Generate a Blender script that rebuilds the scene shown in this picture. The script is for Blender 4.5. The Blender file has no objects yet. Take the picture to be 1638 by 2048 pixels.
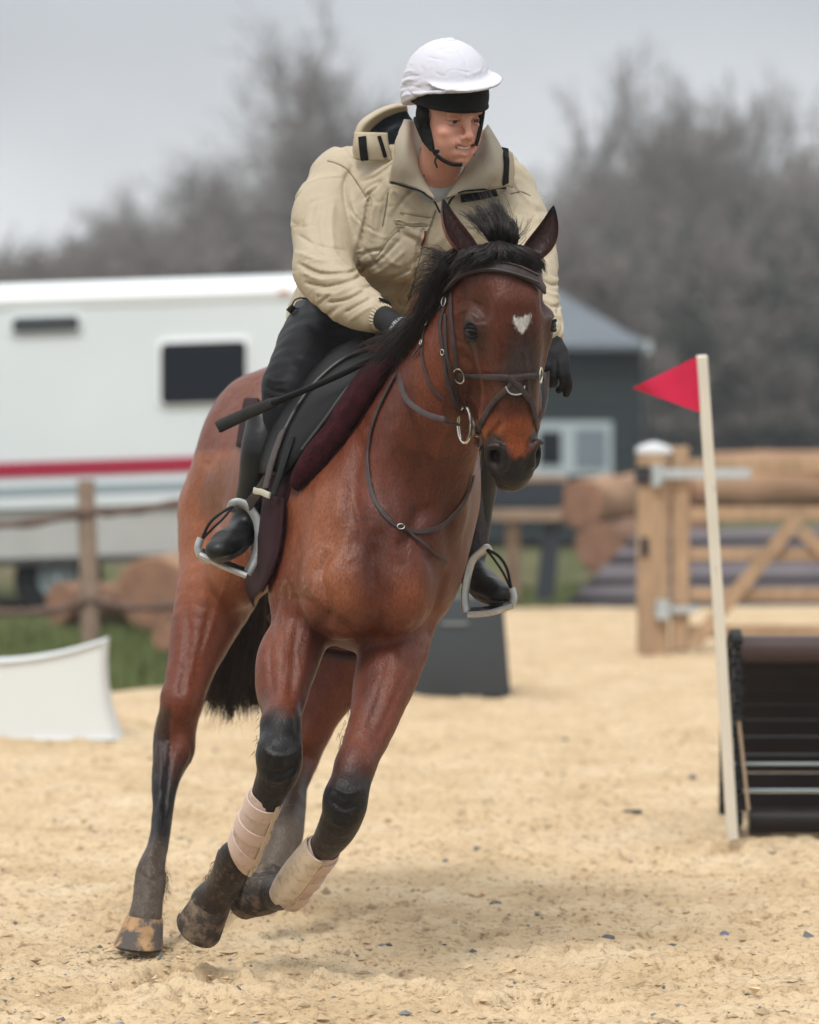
import bpy, math, random
import numpy as np
from mathutils import Vector, Matrix
from mathutils.bvhtree import BVHTree

sc = bpy.context.scene
C = sc.collection
R = math.radians
random.seed(7)
rng = np.random.default_rng(11)

# ------------------------------------------------------------------ camera
FPX = 7500.0          # focal length in pixels of the 1638 px wide photograph
CZ = 1.4              # lens height above the sand
HOR = 850.0           # row of the horizon
cam_d = bpy.data.cameras.new('camera')
cam = bpy.data.objects.new('camera', cam_d)
C.objects.link(cam)
cam.location = (0, 0, CZ)
cam.rotation_euler = (R(90), 0, 0)
cam_d.sensor_fit = 'HORIZONTAL'
cam_d.sensor_width = 36
cam_d.lens = FPX / 1638 * 36
cam_d.shift_y = -(1024 - HOR) / 1638
cam_d.clip_start = 0.5
cam_d.clip_end = 3000
cam_d.dof.use_dof = True
cam_d.dof.focus_distance = 9.3
cam_d.dof.aperture_fstop = 3.6
sc.camera = cam
sc.render.resolution_x, sc.render.resolution_y = 819, 1024

# ------------------------------------------------------------------ sky and sun (overcast)
SUN_EL, SUN_AZ = 52, 200        # sun high, slightly behind the photographer
w = bpy.data.worlds.new('World'); sc.world = w; w.use_nodes = True
nt = w.node_tree; nt.nodes.clear()
n_out = nt.nodes.new('ShaderNodeOutputWorld')
n_bg = nt.nodes.new('ShaderNodeBackground')
n_sky = nt.nodes.new('ShaderNodeTexSky'); n_sky.sky_type = 'NISHITA'; n_sky.sun_disc = False
n_sky.sun_elevation = R(SUN_EL); n_sky.sun_rotation = R(SUN_AZ)
n_sky.air_density = 1.0; n_sky.dust_density = 4.0
n_hsv = nt.nodes.new('ShaderNodeHueSaturation'); n_hsv.inputs['Saturation'].default_value = 0.12
n_tc = nt.nodes.new('ShaderNodeTexCoord')
n_sep = nt.nodes.new('ShaderNodeSeparateXYZ')
n_noi = nt.nodes.new('ShaderNodeTexNoise'); n_noi.inputs['Scale'].default_value = 5.0
n_noi.inputs['Detail'].default_value = 3; n_noi.inputs['Roughness'].default_value = 0.45
n_map = nt.nodes.new('ShaderNodeMapping'); n_map.inputs['Scale'].default_value = (1, 1, 2.2)
n_map.inputs['Location'].default_value = (0.35, 0, 0.1)
n_rmp = nt.nodes.new('ShaderNodeValToRGB')           # cloud deck brightness with height
e = n_rmp.color_ramp.elements
e[0].position = 0.0; e[0].color = (8.8, 8.95, 9.0, 1)
e[1].position = 1.0; e[1].color = (15.5, 15.8, 16.0, 1)
a = e.new(0.055); a.color = (8.3, 8.55, 8.75, 1)
a = e.new(0.115); a.color = (5.6, 5.95, 6.4, 1)
a = e.new(0.25); a.color = (7.5, 7.8, 8.2, 1)
a = e.new(0.55); a.color = (12.0, 12.3, 12.6, 1)
n_cm = nt.nodes.new('ShaderNodeMapRange'); n_cm.inputs[1].default_value = 0.3; n_cm.inputs[2].default_value = 0.7
n_cm.inputs[3].default_value = 0.84; n_cm.inputs[4].default_value = 1.14
n_mul = nt.nodes.new('ShaderNodeVectorMath'); n_mul.operation = 'SCALE'
n_mix = nt.nodes.new('ShaderNodeMix'); n_mix.data_type = 'RGBA'; n_mix.inputs[0].default_value = 0.86
L = nt.links.new
L(n_sky.outputs[0], n_hsv.inputs['Color'])
L(n_tc.outputs['Generated'], n_sep.inputs[0]); L(n_sep.outputs['Z'], n_rmp.inputs[0])
L(n_tc.outputs['Generated'], n_map.inputs[0]); L(n_map.outputs[0], n_noi.inputs[0])
L(n_noi.outputs[0], n_cm.inputs[0])
L(n_rmp.outputs[0], n_mul.inputs[0]); L(n_cm.outputs[0], n_mul.inputs['Scale'])
L(n_hsv.outputs[0], n_mix.inputs[6]); L(n_mul.outputs[0], n_mix.inputs[7])
L(n_mix.outputs[2], n_bg.inputs[0]); L(n_bg.outputs[0], n_out.inputs[0])
n_bg.inputs[1].default_value = 0.105
sd = bpy.data.lights.new('sun', 'SUN'); sd.energy = 2.0; sd.angle = R(16); sd.color = (1, 0.97, 0.93)
sun = bpy.data.objects.new('sun', sd); C.objects.link(sun)
# light travels away from the sun: behind the camera, a little from the left
sun.rotation_euler = (R(90 - SUN_EL), 0, R(-20))
sc.view_settings.view_transform = 'Standard'
sc.view_settings.look = 'None'
sc.view_settings.exposure = 0.06
sc.view_settings.gamma = 1

# ------------------------------------------------------------------ helpers
def W(px, py, Y):
    """photo pixel at depth Y -> world point"""
    return np.array([(px - 819.0) * Y / FPX, Y, CZ - (py - HOR) * Y / FPX])

def groundY(py):
    return CZ * FPX / (py - HOR)

def nrm(v):
    v = np.asarray(v, float); return v / max(1e-9, np.linalg.norm(v))

def spline(pts, n):
    """Catmull-Rom through pts (any dimension), n samples per segment"""
    P = np.asarray(pts, float)
    P = np.vstack([2 * P[0] - P[1], P, 2 * P[-1] - P[-2]])
    out = []
    for i in range(1, len(P) - 2):
        t = np.linspace(0, 1, n, endpoint=False)[:, None]
        a, b, c, d = P[i - 1], P[i], P[i + 1], P[i + 2]
        out.append(0.5 * ((2 * b) + (-a + c) * t + (2 * a - 5 * b + 4 * c - d) * t ** 2 + (-a + 3 * b - 3 * c + d) * t ** 3))
    out.append(P[-2][None])
    return np.vstack(out)

class Field:
    """signed distance field on a rectilinear grid, blended from rounded cones and ellipsoids"""
    def __init__(s, xs, ys, zs):
        s.ax = [np.asarray(a, np.float32) for a in (xs, ys, zs)]
        s.d = np.full([len(a) for a in s.ax], 0.5, np.float32)
    def _box(s, lo, hi):
        sl = []
        for a, l, h in zip(s.ax, lo, hi):
            i = max(0, np.searchsorted(a, l) - 1); j = min(len(a), np.searchsorted(a, h) + 1)
            if j <= i: return None
            sl.append(slice(i, j))
        return tuple(sl)
    def _pts(s, sl):
        return [a[q] for a, q in zip(s.ax, sl)]
    def _comb(s, sl, d, k, sub):
        a = s.d[sl]
        if sub:
            h = np.maximum(k - np.abs(a + d), 0) / k
            s.d[sl] = np.maximum(a, -d) + h * h * k * 0.25
        else:
            h = np.maximum(k - np.abs(a - d), 0) / k
            s.d[sl] = np.minimum(a, d) - h * h * k * 0.25
    def _cd(s, sl, a, b, r1, r2, lat, q):
        X, Y, Z = s._pts(sl)
        ba = b - a; L2 = float(ba @ ba) + 1e-9
        x = X[:, None, None] - a[0]; y = Y[None, :, None] - a[1]; z = Z[None, None, :] - a[2]
        t = np.clip((x * ba[0] + y * ba[1] + z * ba[2]) / L2, 0, 1)
        vx = x - t * ba[0]; vy = y - t * ba[1]; vz = z - t * ba[2]
        sc_ = 1.0
        if lat is not None:
            u = nrm(lat); c = vx * u[0] + vy * u[1] + vz * u[2]; f = 1 / q - 1
            vx = vx + f * c * u[0]; vy = vy + f * c * u[1]; vz = vz + f * c * u[2]
            sc_ = min(1, (1 + q) / 2)
        return ((np.sqrt(vx * vx + vy * vy + vz * vz) - (r1 + t * (r2 - r1))) * sc_).astype(np.float32)
    def chain(s, pts, rad, k=0.03, lat=None, q=1.0, n=4, sub=False):
        """rounded cones along a spline, joined hard to each other and blended once into the field"""
        qs = q if hasattr(q, '__len__') else [q] * len(pts)
        P = spline(np.hstack([np.asarray(pts, float), np.asarray(rad, float)[:, None], np.asarray(qs, float)[:, None]]), n)
        m = P[:, 3].max() * max(1, P[:, 4].max()) + k + .03
        big = s._box(P[:, :3].min(0) - m, P[:, :3].max(0) + m)
        if big is None: return
        T = np.full([q_.stop - q_.start for q_ in big], .5, np.float32)
        for i in range(len(P) - 1):
            a = P[i, :3].astype(np.float32); b = P[i + 1, :3].astype(np.float32)
            m = max(P[i, 3], P[i + 1, 3]) * max(1, P[i, 4]) + k + .03
            sl = s._box(np.minimum(a, b) - m, np.maximum(a, b) + m)
            if sl is None: continue
            lc = tuple(slice(q_.start - g.start, q_.stop - g.start) for q_, g in zip(sl, big))
            T[lc] = np.minimum(T[lc], s._cd(sl, a, b, P[i, 3], P[i + 1, 3], lat, (P[i, 4] + P[i + 1, 4]) / 2))
        s._comb(big, T, k, sub)
    def cone(s, a, b, r1, r2, k=0.03, lat=None, q=1.0, sub=False):
        s.chain([a, b], [r1, r2], k, lat, q, 1, sub)
    def ell(s, c, r, k=0.03, rot=None, sub=False):
        c = np.asarray(c, np.float32); r = np.asarray(r, np.float32)
        m = float(r.max()) + k + 0.03
        sl = s._box(c - m, c + m)
        if sl is None: return
        X, Y, Z = s._pts(sl)
        x = X[:, None, None] - c[0]; y = Y[None, :, None] - c[1]; z = Z[None, None, :] - c[2]
        if rot is not None:      # rot: rows are the ellipsoid's own axes
            M = np.asarray(rot, np.float32)
            x, y, z = (M[0, 0] * x + M[0, 1] * y + M[0, 2] * z, M[1, 0] * x + M[1, 1] * y + M[1, 2] * z, M[2, 0] * x + M[2, 1] * y + M[2, 2] * z)
        k0 = np.sqrt((x / r[0]) ** 2 + (y / r[1]) ** 2 + (z / r[2]) ** 2)
        k1 = np.sqrt((x / r[0] ** 2) ** 2 + (y / r[1] ** 2) ** 2 + (z / r[2] ** 2) ** 2) + 1e-6
        d = np.where(k0 < 0.05, -r.min(), k0 * (k0 - 1) / k1)
        s._comb(sl, d.astype(np.float32), k, sub)
    def cut(s, p, nv, k=0.01):
        """remove everything on the side nv points to"""
        p = np.asarray(p, float); nv = nrm(nv); X, Y, Z = s.ax
        d = (X[:, None, None] - p[0]) * nv[0] + (Y[None, :, None] - p[1]) * nv[1] + (Z[None, None, :] - p[2]) * nv[2]
        h = np.maximum(k - np.abs(s.d - d), 0) / k
        s.d = (np.maximum(s.d, d) + h * h * k * 0.25).astype(np.float32)
    def mesh(s, smooth=1):
        D = s.d; ins = D < 0
        nx, ny, nz = D.shape
        c = ins[:-1, :-1, :-1].astype(np.int8)
        for dx in (0, 1):
            for dy in (0, 1):
                for dz in (0, 1):
                    if dx + dy + dz: c = c + ins[dx:nx - 1 + dx, dy:ny - 1 + dy, dz:nz - 1 + dz]
        act = (c > 0) & (c < 8)
        I, J, K = np.nonzero(act)
        idx = np.full(act.shape, -1, np.int32); idx[I, J, K] = np.arange(len(I))
        acc = np.zeros((len(I), 3)); cnt = np.zeros(len(I))
        cor = [(a, b, e) for a in (0, 1) for b in (0, 1) for e in (0, 1)]
        for a in cor:
            for ax in range(3):
                if a[ax]: continue
                b = list(a); b[ax] = 1
                d0 = D[I + a[0], J + a[1], K + a[2]]; d1 = D[I + b[0], J + b[1], K + b[2]]
                m = (d0 < 0) != (d1 < 0)
                t = np.where(m, d0 / np.where(m, d0 - d1, 1), 0)
                p = [s.ax[q][(I, J, K)[q] + a[q]].astype(float) for q in range(3)]
                g = (I, J, K)[ax]
                p[ax] = s.ax[ax][g] + t * (s.ax[ax][g + 1] - s.ax[ax][g])
                acc += np.stack(p, 1) * m[:, None]; cnt += m
        V = acc / cnt[:, None]
        F = []
        for ax in range(3):
            o1, o2 = [(1, 2), (2, 0), (0, 1)][ax]
            sh = [slice(1, -1)] * 3; sh[ax] = slice(0, None)
            A = np.take(ins, range(0, D.shape[ax] - 1), ax); B = np.take(ins, range(1, D.shape[ax]), ax)
            E = A != B
            e = np.argwhere(E)
            ok = (e[:, o1] > 0) & (e[:, o2] > 0) & (e[:, o1] < act.shape[o1]) & (e[:, o2] < act.shape[o2])
            e = e[ok]; fl = A[e[:, 0], e[:, 1], e[:, 2]]
            def g(a, b):
                q = e.copy(); q[:, o1] -= a; q[:, o2] -= b
                return idx[q[:, 0], q[:, 1], q[:, 2]]
            f = np.stack([g(1, 1), g(0, 1), g(0, 0), g(1, 0)], 1)
            f[~fl] = f[~fl][:, ::-1]
            F.append(f)
        F = np.vstack(F); F = F[(F >= 0).all(1)]
        for _ in range(smooth):
            V = lap(V, F, 0.5)
        return V, F

def lap(V, F, w, mask=None):
    S = np.zeros_like(V); n = np.zeros(len(V))
    for a in range(4):
        for b in ((a + 1) % 4, (a - 1) % 4):
            for q in range(3): S[:, q] += np.bincount(F[:, a], V[F[:, b], q], len(V))
            n += np.bincount(F[:, a], minlength=len(V))
    N = S / np.maximum(n, 1)[:, None]
    ww = w if mask is None else (w * mask)[:, None]
    return V * (1 - ww) + N * ww

def vnorm(V, F):
    f = np.cross(V[F[:, 2]] - V[F[:, 0]], V[F[:, 3]] - V[F[:, 1]])
    N = np.zeros_like(V)
    for a in range(4):
        for q in range(3): N[:, q] += np.bincount(F[:, a], f[:, q], len(V))
    return N / np.maximum(np.linalg.norm(N, axis=1), 1e-12)[:, None]

def link(name, me, mat=None, parent=None, smooth=True):
    """every mesh is built in world coordinates; its thing is an Empty standing at the thing's base"""
    o = bpy.data.objects.new(name, me); C.objects.link(o)
    if mat is not None: me.materials.append(mat)
    if smooth and len(me.polygons): me.polygons.foreach_set('use_smooth', np.ones(len(me.polygons), bool))
    if parent is not None:
        o.parent = parent
        if parent.type == 'EMPTY': o.matrix_parent_inverse = Matrix.Translation(-Vector(parent.location))
    return o

def mesh_np(V, F, col=None, name='m'):
    me = bpy.data.meshes.new(name)
    V = np.asarray(V, np.float32); F = np.asarray(F, np.int32); k = F.shape[1]
    me.vertices.add(len(V)); me.vertices.foreach_set('co', V.ravel())
    me.loops.add(F.size); me.loops.foreach_set('vertex_index', F.ravel())
    me.polygons.add(len(F)); me.polygons.foreach_set('loop_start', np.arange(0, F.size, k, dtype=np.int32))
    me.update(calc_edges=True); me.validate()
    if col is not None:
        at = me.color_attributes.new('Col', 'FLOAT_COLOR', 'POINT')
        cc = np.ones((len(V), 4), np.float32); cc[:, :3] = col
        at.data.foreach_set('color', cc.ravel())
    return me

class MB:
    """collects boxes, tubes, lofts and ribbons; build() links them as ONE mesh object"""
    def __init__(s): s.v = []; s.f = []
    def add(s, V, F):
        o = len(s.v); s.v += [tuple(map(float, p)) for p in V]; s.f += [tuple(int(i) + o for i in f) for f in F]
    def rings(s, Rg, cap=True, closed=True):
        n = len(Rg[0]); V = [p for r in Rg for p in r]; F = []
        for i in range(len(Rg) - 1):
            for j in range(n if closed else n - 1):
                k = (j + 1) % n
                F.append((i * n + j, i * n + k, (i + 1) * n + k, (i + 1) * n + j))
        if cap:
            F.append(tuple(range(n))[::-1]); F.append(tuple((len(Rg) - 1) * n + j for j in range(n)))
        s.add(V, F)
    def tube(s, pts, r, n=8, up=(0, 0, 1), flat=1.0, cap=True):
        P = np.asarray(pts, float); m = len(P)
        r = np.full(m, r, float) if not hasattr(r, '__len__') else np.asarray(r, float)
        T = np.gradient(P, axis=0); Rg = []; u = None
        for i in range(m):
            t = nrm(T[i]); b = np.asarray(up, float) if u is None else u
            u = b - t * (b @ t)
            if np.linalg.norm(u) < 1e-4: u = np.cross(t, (1, 0, 0.3))
            u = nrm(u); v = np.cross(t, u)
            Rg.append([P[i] + r[i] * (math.cos(a) * u * flat + math.sin(a) * v) for a in np.linspace(0, 2 * math.pi, n, endpoint=False)])
        s.rings(Rg, cap)
    def box(s, c, size, rot=None, bev=0.0):
        c = np.asarray(c, float); h = np.asarray(size, float) / 2
        M = np.eye(3) if rot is None else np.array(rot)
        if bev <= 0:
            V = [c + M @ (h * np.array((x, y, z))) for x in (-1, 1) for y in (-1, 1) for z in (-1, 1)]
            s.add(V, [(0, 1, 3, 2), (4, 6, 7, 5), (0, 4, 5, 1), (2, 3, 7, 6), (0, 2, 6, 4), (1, 5, 7, 3)])
        else:
            b = min(bev, *(h * .9)); Rg = []
            for z, i in ((-h[2], b), (-h[2] + b, 0), (h[2] - b, 0), (h[2], b)):
                x, y = h[0] - i, h[1] - i; q = b
                Rg.append([c + M @ np.array(p + (z,)) for p in ((-x + q, -y), (x - q, -y), (x, -y + q), (x, y - q), (x - q, y), (-x + q, y), (-x, y - q), (-x, -y + q))])
            s.rings(Rg)
    def ribbon(s, pts, nor, wd, th):
        """flat strap along pts lying on a surface with normals nor"""
        P = np.asarray(pts, float); N = np.asarray(nor, float); m = len(P)
        T = np.gradient(P, axis=0); Rg = []
        wd = np.full(m, wd) if not hasattr(wd, '__len__') else wd
        for i in range(m):
            t = nrm(T[i]); n = nrm(N[i] - t * (N[i] @ t)); b = np.cross(n, t)
            w_, h = wd[i] / 2, th
            Rg.append([P[i] + a * b * w_ + e * n * h for a, e in ((-1, -.6), (-1, .55), (-.78, 1), (.78, 1), (1, .55), (1, -.6))])
        s.rings(Rg)
    def build(s, name, mat=None, parent=None, smooth=True, bevel=0):
        me = bpy.data.meshes.new(name); me.from_pydata(s.v, [], s.f); me.validate(); me.update()
        import bmesh
        bm = bmesh.new(); bm.from_mesh(me); bmesh.ops.recalc_face_normals(bm, faces=bm.faces)
        if bevel: bmesh.ops.bevel(bm, geom=[e for e in bm.edges if len(e.link_faces) == 2 and e.calc_face_angle(0) > .6], offset=bevel, segments=2, affect='EDGES', profile=.6)
        bm.to_mesh(me); bm.free()
        if smooth:
            me.polygons.foreach_set('use_smooth', np.ones(len(me.polygons), bool))
            try: me.set_sharp_from_angle(angle=R(40))
            except Exception: pass
        return link(name, me, mat, parent, smooth=False)

def tag(o, label, cat=None, group=None, kind=None):
    if label: o['label'] = label
    if cat: o['category'] = cat
    if group: o['group'] = group
    if kind: o['kind'] = kind
    return o

def thing(name, loc, label, cat, group=None):
    o = bpy.data.objects.new(name, None); C.objects.link(o); o.location = tuple(float(q) for q in loc)
    o.empty_display_size = 0.1
    return tag(o, label, cat, group)

def bvh_of(V, F):
    return BVHTree.FromPolygons([tuple(v) for v in V.tolist()], [tuple(f) for f in F.tolist()])

def hit(bvhs, px, py, off=0.0):
    """where the sight line through a photo pixel meets the given surfaces"""
    o = Vector((0, 0, CZ)); d = Vector(W(px, py, 1.0)) - o; d.normalize(); best = None
    for b in (bvhs if isinstance(bvhs, (list, tuple)) else [bvhs]):
        loc, n, i, dist = b.ray_cast(o, d)
        if loc is not None and (best is None or dist < best[2]): best = (loc, n, dist)
    if best is None: return None
    n = best[1] if best[1].dot(d) < 0 else -best[1]
    return np.array(best[0] + n * off), np.array(n)

def on_surface(bvhs, pix, off=0.003, n=6, sm=2):
    """a pixel polyline laid on real surfaces; returns points and normals"""
    P = spline(pix, n); out = []; nn = []
    for p in P:
        h = hit(bvhs, p[0], p[1], off)
        if h is not None: out.append(h[0]); nn.append(h[1])
    A = np.array(out); B = np.array(nn)
    for _ in range(sm):
        if len(A) > 4:
            A[1:-1] = (A[:-2] + 2 * A[1:-1] + A[2:]) / 4; B[1:-1] = (B[:-2] + B[1:-1] * 2 + B[2:]) / 4
    return A, B

def seg_dist(P, poly):
    """distance of 2-D points to a polyline"""
    P = np.asarray(P); d = np.full(len(P), 1e9)
    q = np.asarray(poly, float)
    for a, b in zip(q[:-1], q[1:]):
        ba = b - a; t = np.clip(((P - a) @ ba) / (ba @ ba + 1e-9), 0, 1)
        d = np.minimum(d, np.linalg.norm(P - a - t[:, None] * ba, axis=1))
    return d

def to_px(V):
    return np.stack([819 + V[:, 0] * FPX / V[:, 1], HOR + (CZ - V[:, 2]) * FPX / V[:, 1]], 1)

def emboss(V, F, items, front=True):
    """raise (+) or crease (-) folds along polylines given in photo pixels, on the near side of a form"""
    N = vnorm(V, F); P = to_px(V); D = np.zeros(len(V))
    vis = np.clip(-N[:, 1] * 2.5 + .35, 0, 1) if front else 1
    for poly, wd, amp in items:
        q = spline(poly, 5) if len(poly) > 2 else np.asarray(poly, float)
        lo = q.min(0) - 4 * wd; hi = q.max(0) + 4 * wd
        m = ((P >= lo) & (P <= hi)).all(1)
        if not m.any(): continue
        d = seg_dist(P[m], q)
        s_ = np.minimum(np.linalg.norm(P[m] - q[0], axis=1), np.linalg.norm(P[m] - q[-1], axis=1)) / (2.0 * wd)
        D[m] += amp * np.exp(-(d / wd) ** 2) * (0.25 + .75 * np.clip(s_, 0, 1))
    return V + N * (D * vis)[:, None]

def vnoise(P, scale, seed=0):
    """smooth 3-D value noise, -1..1"""
    r = np.random.default_rng(seed); T = r.uniform(-1, 1, (32, 32, 32))
    q = np.asarray(P) / scale + 100; i = np.floor(q).astype(int); f = q - i; f = f * f * (3 - 2 * f); i %= 32; j = (i + 1) % 32
    def g(a, b, c): return T[a, b, c]
    x0, y0, z0 = i.T; x1, y1, z1 = j.T; u, v, t = f.T
    return ((g(x0, y0, z0) * (1 - u) + g(x1, y0, z0) * u) * (1 - v) + (g(x0, y1, z0) * (1 - u) + g(x1, y1, z0) * u) * v) * (1 - t) + \
           ((g(x0, y0, z1) * (1 - u) + g(x1, y0, z1) * u) * (1 - v) + (g(x0, y1, z1) * (1 - u) + g(x1, y1, z1) * u) * v) * t

def ss(a, b, x):
    t = np.clip((x - a) / (b - a), 0, 1); return t * t * (3 - 2 * t)

# ------------------------------------------------------------------ materials
def mat(name, col=(.5, .5, .5), rough=.6, metal=0, attr=False, noise=None, bump=None, sheen=0, spec=.22, coat=0, sss=0, stretch=None, mud=None):
    m = bpy.data.materials.new(name); m.use_nodes = True; t = m.node_tree; b = t.nodes['Principled BSDF']
    b.inputs['Roughness'].default_value = rough; b.inputs['Metallic'].default_value = metal
    b.inputs['Specular IOR Level'].default_value = spec
    b.inputs['Coat Weight'].default_value = coat
    b.inputs['Sheen Weight'].default_value = sheen; b.inputs['Sheen Roughness'].default_value = .4
    if sss:
        b.inputs['Subsurface Weight'].default_value = sss; b.inputs['Subsurface Radius'].default_value = (.012, .005, .003); b.inputs['Subsurface Scale'].default_value = 1.0
    tc = t.nodes.new('ShaderNodeTexCoord')
    src = tc.outputs['Object']
    if stretch:
        mp = t.nodes.new('ShaderNodeMapping'); mp.inputs['Scale'].default_value = stretch; t.links.new(src, mp.inputs[0]); src = mp.outputs[0]
    if attr:
        at = t.nodes.new('ShaderNodeAttribute'); at.attribute_name = 'Col'; cs = at.outputs['Color']
    else:
        rg = t.nodes.new('ShaderNodeRGB'); rg.outputs[0].default_value = (*col, 1); cs = rg.outputs[0]
    for (scale, amt, det) in (noise or []):
        nz = t.nodes.new('ShaderNodeTexNoise'); nz.inputs['Scale'].default_value = scale; nz.inputs['Detail'].default_value = det
        t.links.new(src, nz.inputs[0])
        mr = t.nodes.new('ShaderNodeMapRange'); mr.inputs[1].default_value = .25; mr.inputs[2].default_value = .75
        mr.inputs[3].default_value = 1 - amt; mr.inputs[4].default_value = 1 + amt
        t.links.new(nz.outputs[0], mr.inputs[0])
        vm = t.nodes.new('ShaderNodeVectorMath'); vm.operation = 'SCALE'
        t.links.new(cs, vm.inputs[0]); t.links.new(mr.outputs[0], vm.inputs['Scale']); cs = vm.outputs[0]
    if mud:      # (colour, scale, low, high) blotches of a second colour
        mc, ms, lo, hi = mud
        nz = t.nodes.new('ShaderNodeTexNoise'); nz.inputs['Scale'].default_value = ms; nz.inputs['Detail'].default_value = 5; nz.inputs['Roughness'].default_value = .65
        t.links.new(src, nz.inputs[0])
        mr = t.nodes.new('ShaderNodeMapRange'); mr.inputs[1].default_value = lo; mr.inputs[2].default_value = hi
        t.links.new(nz.outputs[0], mr.inputs[0])
        mx = t.nodes.new('ShaderNodeMix'); mx.data_type = 'RGBA'; mx.inputs[7].default_value = (*mc, 1)
        t.links.new(mr.outputs[0], mx.inputs[0]); t.links.new(cs, mx.inputs[6]); cs = mx.outputs[2]
    t.links.new(cs, b.inputs['Base Color'])
    prev = None
    for (scale, dist, det) in (bump or []):
        nz = t.nodes.new('ShaderNodeTexNoise'); nz.inputs['Scale'].default_value = scale; nz.inputs['Detail'].default_value = det; nz.inputs['Roughness'].default_value = .6
        t.links.new(src, nz.inputs[0])
        bp = t.nodes.new('ShaderNodeBump'); bp.inputs['Strength'].default_value = 1; bp.inputs['Distance'].default_value = dist
        t.links.new(nz.outputs[0], bp.inputs['Height'])
        if prev: t.links.new(prev, bp.inputs['Normal'])
        prev = bp.outputs[0]
    if prev: t.links.new(prev, b.inputs['Normal'])
    return m
# ================================================================== GROUND
def sand_material():
    m = bpy.data.materials.new('arena_sand'); m.use_nodes = True; t = m.node_tree; b = t.nodes['Principled BSDF']
    b.inputs['Roughness'].default_value = .95; b.inputs['Specular IOR Level'].default_value = .15
    tc = t.nodes.new('ShaderNodeTexCoord')
    def noise(s, d, r=.6, mp=None):
        n = t.nodes.new('ShaderNodeTexNoise'); n.inputs['Scale'].default_value = s; n.inputs['Detail'].default_value = d; n.inputs['Roughness'].default_value = r
        src = tc.outputs['Object']
        if mp:
            q = t.nodes.new('ShaderNodeMapping'); q.inputs['Scale'].default_value = mp; t.links.new(src, q.inputs[0]); src = q.outputs[0]
        t.links.new(src, n.inputs[0]); return n.outputs[0]
    def ramp(f, stops):
        r_ = t.nodes.new('ShaderNodeValToRGB'); t.links.new(f, r_.inputs[0]); el = r_.color_ramp.elements
        el[0].position, el[0].color = stops[0][0], (*stops[0][1], 1); el[1].position, el[1].color = stops[-1][0], (*stops[-1][1], 1)
        for p, c in stops[1:-1]:
            q = el.new(p); q.color = (*c, 1)
        return r_.outputs[0]
    base = ramp(noise(2.2, 4), [(.30, (.52, .38, .225)), (.5, (.63, .475, .295)), (.72, (.69, .55, .37))])
    fine = ramp(noise(42, 5, .7), [(.32, (.50, .45, .40)), (.47, (.98, .98, .98)), (.75, (1.08, 1.07, 1.05))])
    spot = ramp(noise(13, 3, .6, (1, .55, 1)), [(.26, (.50, .47, .44)), (.38, (1, 1, 1)), (.8, (1, 1, 1))])
    def mul(a, c):
        x = t.nodes.new('ShaderNodeMix'); x.data_type = 'RGBA'; x.blend_type = 'MULTIPLY'; x.inputs[0].default_value = 1
        t.links.new(a, x.inputs[6]); t.links.new(c, x.inputs[7]); return x.outputs[2]
    t.links.new(mul(mul(base, fine), spot), b.inputs['Base Color'])
    prev = None
    for s, d, dist in ((22, 5, .018), (120, 4, .006)):
        bp = t.nodes.new('ShaderNodeBump'); bp.inputs['Distance'].default_value = dist; bp.inputs['Strength'].default_value = 1
        t.links.new(noise(s, d, .65), bp.inputs['Height'])
        if prev: t.links.new(prev, bp.inputs['Normal'])
        prev = bp.outputs[0]
    t.links.new(prev, b.inputs['Normal'])
    return m
sand_m = sand_material()
ys_ = [8.2]
while ys_[-1] < 34: ys_.append(ys_[-1] + .0095 * (ys_[-1] / 8.2) ** 1.9)
ys_ = np.array(ys_)
hx_ = np.concatenate([np.arange(0, 1.3, .012), 1.3 + np.cumsum(.014 * 1.06 ** np.arange(66))])
xs_ = np.concatenate([-hx_[::-1][:-1], hx_])
GX, GY = np.meshgrid(xs_, ys_)
gp = np.stack([GX.ravel(), GY.ravel(), np.zeros(GX.size)], 1)
def sand_h(p):
    h = vnoise(p, .9, 41) * .014 + vnoise(p, .28, 42) * .012 + np.abs(vnoise(p, .085, 43)) * .017 + vnoise(p, .040, 44) * .0085 + vnoise(p, .019, 45) * .0055
    return h
gz = sand_h(gp)
for k in range(170):          # hoof prints
    cx, cy = rng.uniform(-2.2, 2.2), 9.0 + rng.uniform(0, 1) ** 1.6 * 9
    d = np.hypot(gp[:, 0] - cx, (gp[:, 1] - cy)) / .075
    gz += -.036 * np.exp(-d ** 4) + .016 * np.exp(-((d - 1.25) / .3) ** 2)
# keep the sand inside the arena edge
edge = np.interp(gp[:, 0], [-16, -2.4, -1.1, -.6, .4, 16], [17.6, 18.8, 20.2, 27.0, 28.8, 29.6]) + vnoise(gp, .6, 46) * .25
gp[:, 2] = gz * (1 - ss(-1, 0, gp[:, 1] - edge)) - .11 * ss(0, .5, gp[:, 1] - edge)
nr, nc = GX.shape
ii = (np.arange(nr - 1)[:, None] * nc + np.arange(nc - 1)[None]).ravel()
gF = np.stack([ii, ii + 1, ii + nc + 1, ii + nc], 1)
keep = (gp[gF, 1] - edge[gF]).min(1) < .6
o = link('arena_sand', mesh_np(gp, gF[keep]), sand_m); tag(o, None, kind='structure')
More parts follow.
